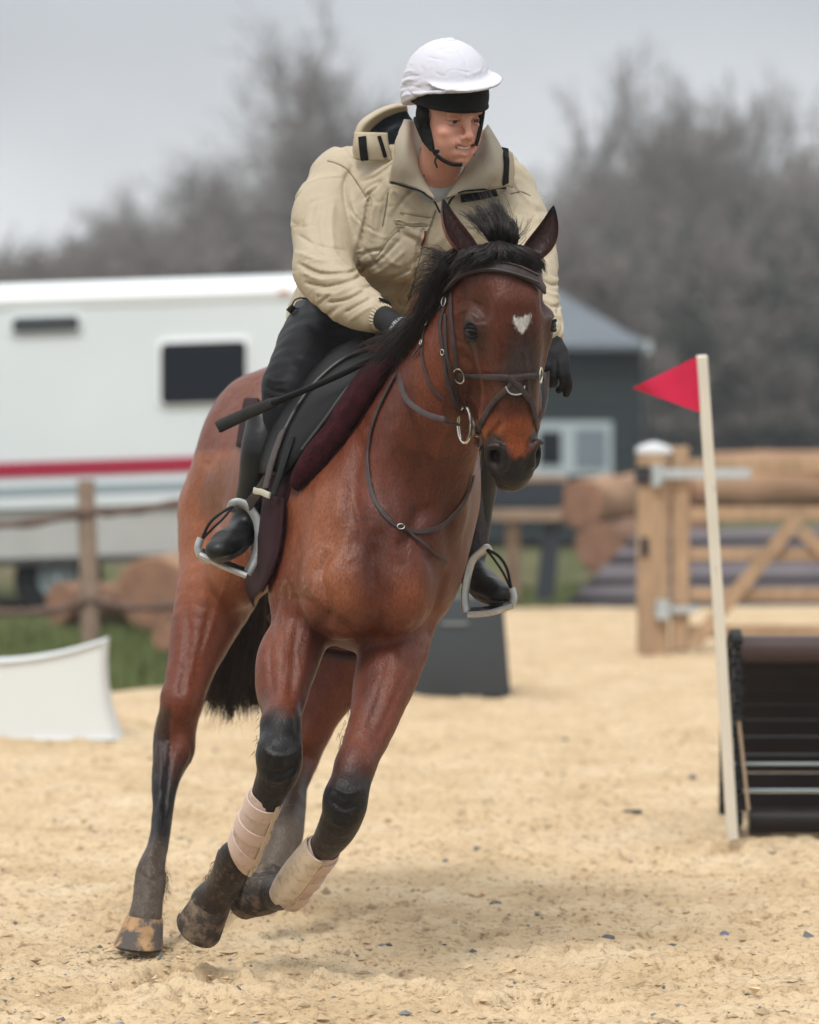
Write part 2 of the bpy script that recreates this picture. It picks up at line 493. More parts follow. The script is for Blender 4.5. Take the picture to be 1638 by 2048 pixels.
# grass and earth beyond, one sheet to the horizon
grass_m = mat('rough_grass', (.09, .11, .04), rough=.95, spec=.1, noise=[(.5, .35, 4), (6, .35, 5)], bump=[(25, .05, 5)], mud=((.20, .15, .095), .9, .46, .60))
g = MB(); n_ = 40
xx = np.concatenate([-np.geomspace(2000, 1, n_), np.geomspace(1, 2000, n_)]); yy = np.concatenate([[-50, 5], np.geomspace(16, 2500, 50)])
vv = [(x, y, -.08 if y < 40 else -.08 + .0008 * (y - 40)) for y in yy for x in xx]
g.add(vv, [(j * 80 + i, j * 80 + i + 1, (j + 1) * 80 + i + 1, (j + 1) * 80 + i) for j in range(len(yy) - 1) for i in range(79)])
tag(g.build('ground', grass_m), None, kind='structure')
# grass blades along the left verge
gb = MB()
for k in range(5200):
    py = rng.uniform(1235, 1400); Y = groundY(py); px = rng.uniform(-60, 560)
    x, y_0, _ = W(px, py, Y)
    if y_0 < np.interp(x, [-16, -2.4, -1.1, -.6], [17.6, 18.8, 20.2, 27.0]) + .1: continue
    h = rng.uniform(.07, .16); a_ = rng.uniform(0, 6.28); d_ = np.array((math.cos(a_), math.sin(a_), 0)) * .010; l_ = rng.normal(0, .03, 2)
    p_ = np.array((x, y_0, -.08)); gb.add([p_ - d_, p_ + d_, p_ + (l_[0], l_[1], h)], [(0, 1, 2)])
for k in range(2600):
    Y = rng.uniform(29.6, 33); x = rng.uniform(.7, 6.5)
    h = rng.uniform(.05, .16); a_ = rng.uniform(0, 6.28); d_ = np.array((math.cos(a_), math.sin(a_), 0)) * .012; l_ = rng.normal(0, .04, 2)
    p_ = np.array((x, Y, -.08)); gb.add([p_ - d_, p_ + d_, p_ + (l_[0], l_[1], h)], [(0, 1, 2)])
tag(gb.build('grass', mat('grass_blades', (.12, .15, .05), rough=.8, noise=[(3, .4, 2)]), smooth=False), 'short green grass growing along the edge of the arena', 'grass', kind='stuff')
# shredded fibre, clods and little stones on the sand
fb = {0: MB(), 1: MB()}
for k in range(6000):
    y_0 = 8.7 + rng.uniform(0, 1) ** 1.5 * 8; x = rng.uniform(-1, 1) * (.125 * y_0)
    if k < 420: q_ = rng.normal(0, 1, 2); x, y_0 = -.70 + q_[0] * .10, 9.93 + q_[1] * .10
    zz = float(sand_h(np.array([[x, y_0, 0.]]))[0]); s_ = rng.uniform(.0015, .006) if k % 9 else rng.uniform(.006, .014)
    q = 0 if k % 7 else 1
    if q and k % 2: s_ *= .6
    c_ = np.array((x, y_0, zz + s_ * .3)); pts = rng.normal(0, 1, (6, 3)); pts /= np.linalg.norm(pts, axis=1)[:, None]
    o8 = np.array([(1, 0, 0), (0, 1, 0), (-1, 0, 0), (0, -1, 0), (0, 0, 1), (0, 0, -1)]) * rng.uniform(.5, 1.4, (6, 1)) * s_ + rng.normal(0, .25, (6, 3)) * s_
    o8 *= (rng.uniform(.8, 2.0), 1, .8)
    fb[q].add(c_ + o8, [(0, 1, 4), (1, 2, 4), (2, 3, 4), (3, 0, 4), (1, 0, 5), (2, 1, 5), (3, 2, 5), (0, 3, 5)])
tag(fb[0].build('sand_clods', mat('clod_sand', (.48, .37, .235), rough=.95, noise=[(9, .35, 1)]), smooth=False), 'loose crumbs of damp sand scattered over the arena surface', 'sand crumbs', kind='stuff')
tag(fb[1].build('fibre_scraps', mat('fibre', (.16, .17, .18), rough=.9, noise=[(5, .5, 1)]), smooth=False), 'grey shreds of felt fibre mixed into the arena sand', 'fibre scraps', kind='stuff')
# a flat dark stone and a few bright scraps that can be told apart
def lump(px, py, sx, sy, sz, col, name, label, cat):
    Y = groundY(py); c_ = W(px, py, Y); mb = MB(); Rg = []
    z0 = float(sand_h(np.array([[c_[0], c_[1], 0.]]))[0])
    for t_ in np.linspace(-1, 1, 7):
        r_ = math.sqrt(max(.03, 1 - t_ * t_))
        Rg.append([(c_[0] + sx * r_ * math.cos(a_) * (1 + .2 * math.sin(3 * a_ + px)), c_[1] + sy * r_ * math.sin(a_), z0 + sz * .4 + sz * t_ * (1 + .2 * math.cos(2 * a_ + py))) for a_ in np.linspace(0, 2 * math.pi, 12, endpoint=False)])
    mb.rings(Rg); tag(mb.build(name, mat(name, col, rough=.8, noise=[(40, .3, 3)])), label, cat)
lump(1268, 1633, .035, .05, .006, (.06, .05, .045), 'stone', 'flat dark stone lying alone on the open sand right of the horse', 'stone')
lump(992, 1808, .018, .022, .008, (.10, .10, .10), 'felt_scrap', 'grey scrap of felt in the sand beside an orange one', 'felt scrap')
lump(963, 1790, .008, .010, .007, (.55, .17, .08), 'felt_scrap', 'small orange scrap of felt on the sand', 'felt scrap')
lump(1450, 1880, .014, .018, .010, (.12, .12, .20), 'felt_scrap', 'bluish scrap of felt in the sand at the lower right', 'felt scrap')
lump(1215, 1885, .018, .018, .008, (.10, .11, .13), 'felt_scrap', 'slate grey scrap of felt in the foreground sand, right of centre', 'felt scrap')

# ================================================================== BACKGROUND OBJECTS
wood_m = mat('weathered_wood', (.37, .25, .155), rough=.8, noise=[(3, .25, 4), (30, .2, 3)], bump=[(40, .004, 4)], stretch=(1, 1, .2))
wood2_m = mat('grey_wood', (.26, .19, .14), rough=.85, noise=[(3, .3, 4), (30, .2, 3)], bump=[(40, .004, 4)])
bark_m = mat('log_bark', (.21, .12, .075), rough=.9, noise=[(3, .35, 5), (25, .3, 3)], bump=[(18, .02, 5)])
cutw_m = mat('cut_wood', (.25, .135, .085), rough=.8, noise=[(8, .25, 4)])
galv_m = mat('galvanised_steel', (.50, .55, .57), rough=.45, metal=.6, noise=[(30, .15, 3)])
iron_m = mat('dark_iron', (.03, .03, .032), rough=.5, noise=[(30, .3, 3)])
# ---- horse lorry
LY = 30.0; LS = LY / FPX
lorry = thing('horse_lorry', W(300, 1200, LY + 1.1), 'long white horse lorry with a crimson stripe parked beyond the arena', 'horse lorry')
lw = mat('lorry_panel', (.66, .71, .72), rough=.35, noise=[(.8, .04, 2)], coat=.2)
lroof = mat('lorry_roof', (.80, .83, .84), rough=.4)
lred = mat('crimson_stripe', (.34, .018, .05), rough=.4); lgrey = mat('lorry_trim', (.27, .32, .34), rough=.45)
lskirt = mat('lorry_skirt', (.43, .43, .41), rough=.6, noise=[(2, .1, 3)]); glass_m = mat('dark_window', (.005, .008, .013), rough=.25, spec=.15)
rubber = mat('tyre_rubber', (.015, .015, .015), rough=.85)
tilt = R(1.9); ca, sa = math.cos(tilt), math.sin(tilt)
def LW(px, py, dy=0.0):       # lorry side: rotated slightly, it stands on a slope
    x0, y0 = 360, 900
    dx, dz = (px - x0), (py - y0)
    return W(x0 + dx * ca + dz * sa * 0, y0 + dz - dx * math.tan(tilt), LY) + np.array((0, dy, 0))
def panel(name, x0, x1, y0, y1, dy0, dy1, m, par, bev=0, rad=0):
    mb = MB(); Rg = []
    if rad:
        for dy, ins in ((dy0, rad * .15), (dy0 + .01, 0), (dy1, 0)):
            ring = []
            for cx, cy, a0 in ((x1 - rad, y0 + rad, -90), (x1 - rad, y1 - rad, 0), (x0 + rad, y1 - rad, 90), (x0 + rad, y0 + rad, 180)):
                for a_ in (0, 30, 60, 90):
                    ring.append(LW(cx + (rad - ins) * math.cos(R(a0 + a_)), cy + (rad - ins) * math.sin(R(a0 + a_)), dy))
            Rg.append(ring)
    else:
        for dy in (dy0, dy1): Rg.append([LW(x0, y0, dy), LW(x1, y0, dy), LW(x1, y1, dy), LW(x0, y1, dy)])
    mb.rings(Rg); return mb.build(name, m, par, bevel=bev)
panel('body', -520, 720, 586, 1004, 0, 2.3, lw, lorry)
rb = MB(); Rg = []
for px in (-520, 720):
    Rg.append([LW(px, 606, -.012), LW(px, 588, -.03), LW(px, 572, .02), LW(px, 562, .12), LW(px, 552, .5), LW(px, 548, 1.15), LW(px, 552, 1.8), LW(px, 565, 2.2), LW(px, 606, 2.31)])
rb.rings(Rg); rb.build('roof', lroof, lorry)
panel('stripe', -520, 720, 914, 944, -.012, .03, lred, lorry)
panel('trim_band', -520, 720, 962, 984, -.02, .03, lgrey, lorry)
panel('trim_band', -520, 720, 985, 1006, -.035, .03, lw, lorry)
panel('skirt', -520, 720, 1006, 1106, .02, 2.2, lskirt, lorry)
panel('sill', -520, 720, 1106, 1120, .0, 2.0, mat('lorry_sill', (.05, .05, .05), rough=.8), lorry)
wf = panel('window', 314, 500, 678, 815, -.03, .02, lroof, lorry, rad=16); panel('pane', 322, 493, 686, 808, -.045, .01, glass_m, wf, rad=12)
wf = panel('window', 20, 164, 619, 661, -.03, .02, lw, lorry, rad=12); panel('pane', 26, 158, 625, 655, -.045, .01, mat('smoked_glass', (.05, .055, .06), rough=.3), wf, rad=9)
panel('side_door', -150, -20, 650, 990, -.02, .02, lw, lorry, rad=8)
panel('marker_lamp', 556, 578, 585, 592, -.05, .0, mat('amber_lens', (.7, .25, .12), rough=.3), lorry, rad=3)
for px in (112, -300):
    c_ = LW(px, 1150, .25); mb = MB()
    Rg = [[c_ + np.array((r_ * math.cos(a_), dy, r_ * math.sin(a_))) for a_ in np.linspace(0, 2 * math.pi, 28, endpoint=False)] for dy, r_ in ((-.13, .10), (-.10, .18), (-.14, .27), (-.12, .35), (.12, .35), (.15, .25))]
    mb.rings(Rg); wh = mb.build('wheel', rubber, lorry)
    mb = MB(); mb.rings([[c_ + np.array((r_ * math.cos(a_), dy, r_ * math.sin(a_))) for a_ in np.linspace(0, 2 * math.pi, 20, endpoint=False)] for dy, r_ in ((-.16, .03), (-.13, .09), (-.125, .16), (-.09, .16))]); mb.build('hub', lgrey, wh)
# ---- dark timber shed with grey roof
SY = 45.0
shed = thing('shed', W(1120, 1080, SY + 3), 'dark green timber shed with a grey hipped roof and a small white window', 'shed')
sw_m = mat('dark_green_boards', (.026, .036, .038), rough=.7, noise=[(1.5, .15, 3)])
def shed_box(x0, x1, y0, y1, d0, d1, m, name, par, bev=0):
    a_ = W(x0, y1, SY); b_ = W(x1, y0, SY); mb = MB(); mb.box(((a_[0] + b_[0]) / 2, SY + (d0 + d1) / 2, (a_[2] + b_[2]) / 2), (b_[0] - a_[0], d1 - d0, b_[2] - a_[2])); return mb.build(name, m, par, bevel=bev)
wl = MB(); a_ = W(890, 1085, SY); b_ = W(1284, 692, SY)
wl.box(((a_[0] + b_[0]) / 2, SY + 3, (a_[2] + b_[2]) / 2), (b_[0] - a_[0], 6, b_[2] - a_[2]))
for zz in np.arange(a_[2] + .1, b_[2] - .05, .18): wl.box(((a_[0] + b_[0]) / 2, SY - .008, zz), (b_[0] - a_[0], .03, .15))
wl.build('wall', sw_m, shed)
e0, e1 = W(860, 690, SY - .25), W(1298, 690, SY - .25); zr = 3.22
rf = MB(); z0 = e0[2]; xl, xr = e0[0], e1[0]; ybk = SY + 6.3
rf.add([(xl, SY - .3, z0), (xr, SY - .3, z0), (xr, ybk, z0), (xl, ybk, z0), (xl + 1.2, SY + 3, zr), (xr - 1.15, SY + 3, zr), (xl, SY - .3, z0 - .06), (xr, SY - .3, z0 - .06), (xr, ybk, z0 - .06), (xl, ybk, z0 - .06)],
       [(0, 1, 5, 4), (1, 2, 5), (2, 3, 4, 5), (3, 0, 4), (0, 6, 7, 1), (1, 7, 8, 2), (2, 8, 9, 3), (3, 9, 6, 0), (6, 9, 8, 7)])
rf.build('roof', mat('grey_roof', (.115, .135, .155), rough=.6, noise=[(1, .1, 3)]), shed, smooth=False)
shed_box(1291, 1297, 700, 1080, -.30, -.25, sw_m, 'downpipe', shed)
shed_box(1288, 1300, 683, 706, -.34, -.24, galv_m, 'gutter_end', shed)
fr_ = shed_box(1052, 1224, 843, 950, -.06, .0, mat('white_frame', (.38, .44, .46), rough=.5), 'window', shed)
shed_box(1078, 1122, 862, 930, -.075, -.05, glass_m, 'pane', fr_)
shed_box(1150, 1212, 858, 936, -.075, -.05, mat('frosted_pane', (.17, .205, .23), rough=.4), 'pane', fr_)
# ---- field gate with its post
GY_ = 22.8
def gb_(mb, x0, x1, y0, y1, Y, th, bev=0, rot=None):
    a_ = W(x0, y1, Y); b_ = W(x1, y0, Y); mb.box(((a_[0] + b_[0]) / 2, Y + th / 2, (a_[2] + b_[2]) / 2), (b_[0] - a_[0], th, b_[2] - a_[2]), bev=bev)
post = thing('gate_post', W(1308, 1312, GY_ + .1), 'stout wooden gate post with a pale metal cap and an iron latch', 'gate post')
mb = MB(); gb_(mb, 1277, 1338, 900, 1312, GY_, .2, .012); mb.build('post', wood_m, post)
mb = MB(); c_ = W(1307.5, 900, GY_ + .1); mb.rings([[c_ + np.array((s_ * sx_, s_ * sy_, h_)) for sx_, sy_ in ((-1, -1), (1, -1), (1, 1), (-1, 1))] for s_, h_ in ((.104, -.02), (.104, .010), (.07, .030), (.012, .050))]); mb.build('cap', mat('pale_cap', (.60, .62, .63), rough=.4), post)
mb = MB(); gb_(mb, 1281, 1297, 1075, 1112, GY_ - .02, .03, .004); mb.build('latch', iron_m, post)
mb = MB(); gb_(mb, 1270, 1300, 932, 968, GY_ - .025, .03, .004); mb.build('band', iron_m, post)
gate = thing('field_gate', W(1440, 1300, GY_ + .1), 'five-barred wooden field gate hung on galvanised hinges at the right', 'gate')
mb = MB(); gb_(mb, 1344, 1379, 893, 1302, GY_ + .02, .09, .01); mb.build('stile', wood_m, gate)
for y0, y1 in ((918, 946), (1014, 1042), (1096, 1122), (1176, 1202), (1250, 1276)):
    mb = MB(); gb_(mb, 1379, 1850, y0, y1, GY_ + .04, .035, .006); mb.build('rail', wood_m, gate)
mb = MB()
for (xa, ya, xb, yb) in ((1385, 1290, 1600, 1030), (1600, 1060, 1850, 1280)):
    a_ = W(xa, ya, GY_ + .03); b_ = W(xb, yb, GY_ + .03); d_ = nrm(b_ - a_); n_2 = np.cross(d_, (0, 1, 0)) * .042
    mb.add([a_ - n_2, a_ + n_2, b_ + n_2, b_ - n_2, a_ - n_2 + (0, -.03, 0), a_ + n_2 + (0, -.03, 0), b_ + n_2 + (0, -.03, 0), b_ - n_2 + (0, -.03, 0)], [(0, 1, 2, 3), (7, 6, 5, 4), (0, 4, 5, 1), (1, 5, 6, 2), (2, 6, 7, 3), (3, 7, 4, 0)])
mb.build('brace', wood_m, gate)
mb = MB(); gb_(mb, 1306, 1502, 938, 958, GY_ - .05, .03, .004); mb.tube([W(1314, 930, GY_ - .04), W(1314, 972, GY_ - .04)], .035, 10); mb.build('hinge', galv_m, gate)
mb = MB(); mb.tube([W(1326, 1200, GY_ - .03), W(1326, 1238, GY_ - .03)], .05, 10); gb_(mb, 1330, 1395, 1212, 1226, GY_ - .03, .02); mb.build('hinge', galv_m, gate)
# ---- log pile jump
def log(pa, pb, r, label, m=bark_m):
    t_ = thing('log', ((pa[0] + pb[0]) / 2, (pa[1] + pb[1]) / 2, min(pa[2], pb[2]) - r), label, 'log', 'logs lying beyond the arena')
    ax_ = nrm(pb - pa); u = nrm(np.cross(ax_, (0, 0, 1))); v = np.cross(u, ax_); Rg = []
    for k in range(13):
        c_ = pa + (pb - pa) * k / 12
        Rg.append([c_ + (math.cos(q) * u + math.sin(q) * v) * r * (1 + .05 * math.sin(3 * q + k) + .03 * math.sin(5 * q - 2 * k)) for q in np.linspace(0, 2 * math.pi, 24, endpoint=False)])
    mb = MB(); mb.rings(Rg); mb.build('bark', m, t_)
    for end, s_ in ((pa, -1), (pb, 1)):
        mb = MB(); mb.rings([[end + ax_ * s_ * h_ + (math.cos(q) * u + math.sin(q) * v) * r * f_ for q in np.linspace(0, 2 * math.pi, 24, endpoint=False)] for h_, f_ in ((.0, .93), (.02, .92), (.022, .5), (.018, .06))]); mb.build('cut_end', cutw_m, t_)
    return t_
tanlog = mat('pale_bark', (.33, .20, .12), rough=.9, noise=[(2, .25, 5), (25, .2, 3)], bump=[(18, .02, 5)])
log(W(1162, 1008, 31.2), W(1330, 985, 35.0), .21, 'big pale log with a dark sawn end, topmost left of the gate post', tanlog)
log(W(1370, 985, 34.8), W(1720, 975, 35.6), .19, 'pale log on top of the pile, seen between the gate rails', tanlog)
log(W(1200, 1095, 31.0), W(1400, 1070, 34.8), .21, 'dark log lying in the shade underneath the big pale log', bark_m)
log(W(1420, 930, 35.0), W(1800, 925, 35.6), .12, 'slim log on top of the heap behind the gate', tanlog)
log(W(305, 1185, 25.6), W(460, 1170, 28.5), .25, 'brown log with a pale sawn end in front of the horse lorry', tanlog)
log(W(120, 1208, 26.5), W(265, 1210, 26.9), .16, 'low brown log behind the crooked fence post', bark_m)
log(W(330, 1275, 23.5), W(600, 1262, 25.3), .09, 'thin muddy log on the verge behind the hind legs', bark_m)
# ---- dark coop jump behind the gate
coop = thing('coop_jump', W(1400, 1212, 29.9), 'low dark brown slatted coop jump behind the wooden gate', 'jump')
cm_ = mat('dark_brown_boards', (.13, .115, .125), rough=.65, noise=[(2, .2, 3)]); cm2 = mat('near_black_boards', (.03, .026, .028), rough=.7)
p = [W(1128, 1212, 29.4), W(1278, 1062, 30.0), W(1760, 1050, 30.0), W(1800, 1212, 29.4), W(1278, 1062, 30.2), W(1760, 1050, 30.2), W(1140, 1206, 30.6), W(1790, 1206, 30.6)]
mb = MB(); mb.add(p, [(0, 1, 2, 3), (1, 4, 5, 2), (4, 6, 7, 5), (0, 6, 4, 1), (3, 2, 5, 7), (0, 3, 7, 6)]); mb.build('board_panel', cm_, coop, smooth=False)
for f0, f1 in ((.06, .12), (.30, .36), (.58, .66), (.80, .86)):
    mb = MB(); q = lambda a, b, f: a + (b - a) * f
    A_, B_, C_, D_ = q(p[0], p[1], f0), q(p[3], p[2], f0), q(p[3], p[2], f1), q(p[0], p[1], f1)
    off = np.array((0, -.03, .01)); mb.add([A_, B_, C_, D_, A_ + off, B_ + off, C_ + off, D_ + off], [(4, 5, 6, 7), (0, 1, 5, 4), (1, 2, 6, 5), (2, 3, 7, 6), (3, 0, 4, 7)]); mb.build('slat', cm2, coop, smooth=False)
# ---- table jump
tj = thing('table_jump', W(1070, 1200, 29), 'dark table-shaped jump standing on two legs behind the far stirrup', 'jump')
navy = mat('navy_boards', (.025, .032, .042), rough=.6)
def boxpx(name, m, par, x0, x1, y0, y1, Y, th, bev=.006):
    mb = MB(); gb_(mb, x0, x1, y0, y1, Y, th, bev); return mb.build(name, m, par)
boxpx('top', navy, tj, 930, 1128, 966, 1012, 28.6, .7); boxpx('rail', wood2_m, tj, 925, 1122, 1018, 1042, 28.5, .08)
boxpx('lip', wood2_m, tj, 935, 1135, 952, 965, 28.6, .7)
mb = MB()
Rg = [[W(x_a, y_a, 28.6) + np.array((0, d_, 0)) for x_a, d_ in ((x_ - 18, 0), (x_ + 18, 0), (x_ + 18, .12), (x_ - 18, .12))] for x_, y_a in ((1106, 1042), (1090, 1200))]
mb.rings(Rg); mb.build('leg', navy, tj); boxpx('leg', wood2_m, tj, 1012, 1040, 1044, 1195, 28.9, .12); boxpx('leg', wood2_m, tj, 935, 958, 1044, 1195, 28.9, .12)
# ---- fillers
def filler(name, label, m, quad, Y, th, cat='jump filler', curve=0):
    """upright slab with sides that may be waisted; quad = tl, tr, br, bl in pixels"""
    n = 12; tl, tr, br, bl = [np.array(q, float) for q in quad]
    def edge_(a, b, bulge):
        t_ = np.linspace(0, 1, n, endpoint=False)[:, None]; d_ = b - a; nn = np.array((-d_[1], d_[0])) / np.linalg.norm(d_)
        return a + d_ * t_ + nn * bulge * 4 * t_ * (1 - t_)
    ring = np.vstack([edge_(tl, tr, curve), edge_(tr, br, curve), edge_(br, bl, 0), edge_(bl, tl, curve)]); c_ = ring.mean(0); mb = MB(); Rg = []
    for dy, f_ in ((0, .93), (-.02, .97), (.01, 1), (th, 1), (th + .02, .95)): Rg.append([W(*(c_ + (q - c_) * f_), Y) + np.array((0, dy + .02, 0)) for q in ring])
    mb.rings(Rg); o = mb.build(name, m); return tag(o, label, cat)
filler('jump_filler', 'white plastic jump filler with waisted sides on the sand at the left', mat('white_plastic', (.66, .69, .69), rough=.5, noise=[(2, .04, 2)]), [(-70, 1322), (210, 1279), (240, 1482), (-90, 1482)], 16.65, .22, curve=14)
bf = thing('jump_block', W(860, 1395, 19.3), 'dark grey trapezoid jump block standing on the sand behind the forelegs', 'jump block')
mb = MB(); Rg = []
for x0, x1, yy_ in ((665, 1022, 1393), (690, 1006, 1196)): Rg.append([W(x0, yy_, 19.25) , W(x1, yy_, 19.25), W(x1, yy_, 19.25) + np.array((0, .35, 0)), W(x0, yy_, 19.25) + np.array((0, .35, 0))])
mb.rings(Rg); mb.build('block', mat('dark_grey_plastic', (.045, .05, .056), rough=.5, noise=[(3, .1, 3)]), bf, bevel=.012)
boxpx('sticker', mat('pale_sticker', (.20, .22, .23), rough=.5), bf, 884, 936, 1244, 1250, 19.235, .01, 0)
pf = thing('jump_filler', W(575, 1390, 19.8), 'purple jump filler seen past the tail behind the horse', 'jump filler')
mb = MB(); mb.rings([[W(x_, yy_, 19.8) + np.array((0, d_, 0)) for x_, d_ in ((x0, 0), (x1, 0), (x1, .3), (x0, .3))] for x0, x1, yy_ in ((500, 648, 1388), (508, 640, 1215))]); mb.build('board', mat('purple_paint', (.13, .06, .30), rough=.5), pf, bevel=.01)
# ---- old fence on the left
fp = thing('fence_post', W(176, 1290, 23.9), 'leaning weathered fence post with crooked rails in front of the horse lorry', 'fence post')
mb = MB(); mb.tube(np.array([W(182, 1290, 23.9), W(178, 1150, 23.9), (W(174, 1050, 23.9)), W(172, 960, 23.9)]), [.062, .06, .058, .055], 10); mb.build('post', wood2_m, fp)
rail_m = mat('dark_rails', (.13, .085, .065), rough=.85, noise=[(8, .3, 3)])
for pts in ([(-60, 1052), (60, 1046), (176, 1026), (240, 1024), (330, 1010), (420, 1000)], [(-60, 1225), (100, 1222), (176, 1200), (235, 1212), (300, 1215), (420, 1205)]):
    mb = MB(); P_ = spline([W(x_, y_a, 23.85) for x_, y_a in pts], 6); mb.tube(P_, .026 + .006 * np.sin(np.arange(len(P_)) * 1.3), 8); mb.build('rail', rail_m, fp)
# ---- roll-top jump at the right edge
RY = 12.75
rt = thing('roll_top_jump', W(1600, 1672, RY + .2), 'dark brown roll-top jump with black end frame at the right edge', 'jump')
rb_m = mat('brown_slats', (.014, .010, .010), rough=.42, noise=[(10, .2, 3)]); bk_m = mat('black_plastic', (.010, .010, .011), rough=.45, noise=[(60, .3, 3)], bump=[(60, .004, 3)])
zc = [0.0]; sh_ = []
for k in range(15):
    th_ = R(90 - 90 * k / 14 * 1.0)
    sh_.append((RY + .08 + .46 * math.cos(th_) , .03 + .63 * math.sin(th_)))
xa, xb = W(1483, 0, RY)[0], W(1483, 0, RY)[0] + 2.2
for k in range(14):
    (y0, z0), (y1, z1) = sh_[k], sh_[k + 1]; mb = MB(); d_ = nrm((0, y1 - y0, z1 - z0)); n_2 = np.cross(d_, (1, 0, 0)) * .009
    a_ = np.array((xa, y0, z0)) + d_ * .003; b_ = np.array((xa, y1, z1)) - d_ * .003; ex = np.array((xb - xa, 0, 0))
    mb.add([a_ - n_2, a_ + n_2, b_ + n_2, b_ - n_2, a_ - n_2 + ex, a_ + n_2 + ex, b_ + n_2 + ex, b_ - n_2 + ex], [(0, 1, 2, 3), (7, 6, 5, 4), (0, 4, 5, 1), (1, 5, 6, 2), (2, 6, 7, 3), (3, 7, 4, 0)]); mb.build('slat', rb_m, rt, smooth=False)
mb = MB(); q = [(xa, RY + .055, .635), (xb, RY + .055, .635)]; mb.tube(q, .046, 16); mb.build('top_roll', mat('brown_roll', (.060, .040, .038), rough=.35), rt)
mb = MB(); mb.tube([(xa + .03, RY + .06, .05), (xb, RY + .06, .05)], .045, 14); mb.build('base_roll', rb_m, rt)
for xx_ in (xa, xb):          # scalloped end frames
    mb = MB(); n = 30
    for k in range(n):
        th_ = R(96 - 100 * k / (n - 1)); yy_ = RY + .08 + .47 * math.cos(th_); zz_ = .03 + .64 * math.sin(th_)
        mb.tube([(xx_ - .03, yy_, zz_), (xx_ + .004, yy_, zz_)], .024 + .008 * (k % 2), 8)
    for k in range(24):
        zz_ = .03 + .62 * k / 23; mb.tube([(xx_ - .03 + .006 * (k % 3), RY + .04, zz_), (xx_ + .006 * (k % 2), RY + .04, zz_)], .020 + .010 * ((k * 7) % 3) / 2, 7)
    mb.box((xx_ - .012, RY + .07, .34), (.022, .05, .60)); mb.build('end_frame', bk_m, rt)
for zz_ in (.245, .155):
    mb = MB(); mb.tube([(xa - .03, RY + .03, zz_), (xb, RY + .03, zz_)], .0055, 8); mb.build('rod', lgrey, rt)
for (yy_, s_) in ((1380, 1), (1440, 1)):
    mb = MB(); mb.tube([W(1443, yy_, RY - .04), W(1490, yy_ - 3, RY - .03)], .0055, 6); mb.build('cable_tie', bk_m, rt)
mb = MB(); mb.tube([W(1477, 1435, RY - .02), W(1497, 1620, RY - .02)], .006, 6); mb.build('batten', mat('pale_batten', (.40, .30, .21), rough=.8), rt)
# ---- flag on its pole
fl = thing('flag_marker', W(1465, 1676, 12.6), 'tall cream pole tied to the roll-top jump with a red triangular flag', 'flag')
mb = MB(); a_ = W(1465, 1676, 12.6); b_ = W(1403.5, 711, 12.4)
d_ = nrm(b_ - a_); u = nrm(np.cross(d_, (0, 1, 0))); v = np.cross(u, d_)
mb.rings([[c_ + u * x_ * r_ + v * y_a * r_ for x_, y_a in ((-1, -.8), (-.8, -1), (.8, -1), (1, -.8), (1, .8), (.8, 1), (-.8, 1), (-1, .8))] for c_, r_ in ((a_, .0185), ((a_ + b_) / 2 + (.002, 0, 0), .0183), (b_ - d_ * .003, .018), (b_, .015))])
mb.build('pole', mat('cream_plastic', (.66, .62, .53), rough=.45, noise=[(6, .06, 3)], mud=((.45, .40, .33), 18, .60, .75)), fl)
mb = MB(); n = 14; front = []; back = []
A_, B_, T_ = W(1396, 712, 12.39), W(1402, 826, 12.42), W(1264, 776, 12.35)
gridv = []; 
for i in range(n + 1):
    for j in range(n + 1):
        s_ = i / n; t_ = j / n; base = A_ + (B_ - A_) * t_; pnt = base + (T_ - base) * s_
        gridv.append(pnt + np.array((0, .02 * math.sin(s_ * 5.5 + t_ * 1.5) * s_, 0)))
nv = len(gridv); vv = gridv + [g_ + np.array((0, .002, 0)) for g_ in gridv]; ff = []
for i in range(n):
    for j in range(n):
        q = i * (n + 1) + j; ff += [(q, q + 1, q + n + 2, q + n + 1), (nv + q, nv + q + n + 1, nv + q + n + 2, nv + q + 1)]
mb.add(vv, ff); fo = mb.build('flag', mat('red_flag', (.60, .018, .070), rough=.6, noise=[(12, .08, 3)]), fl)
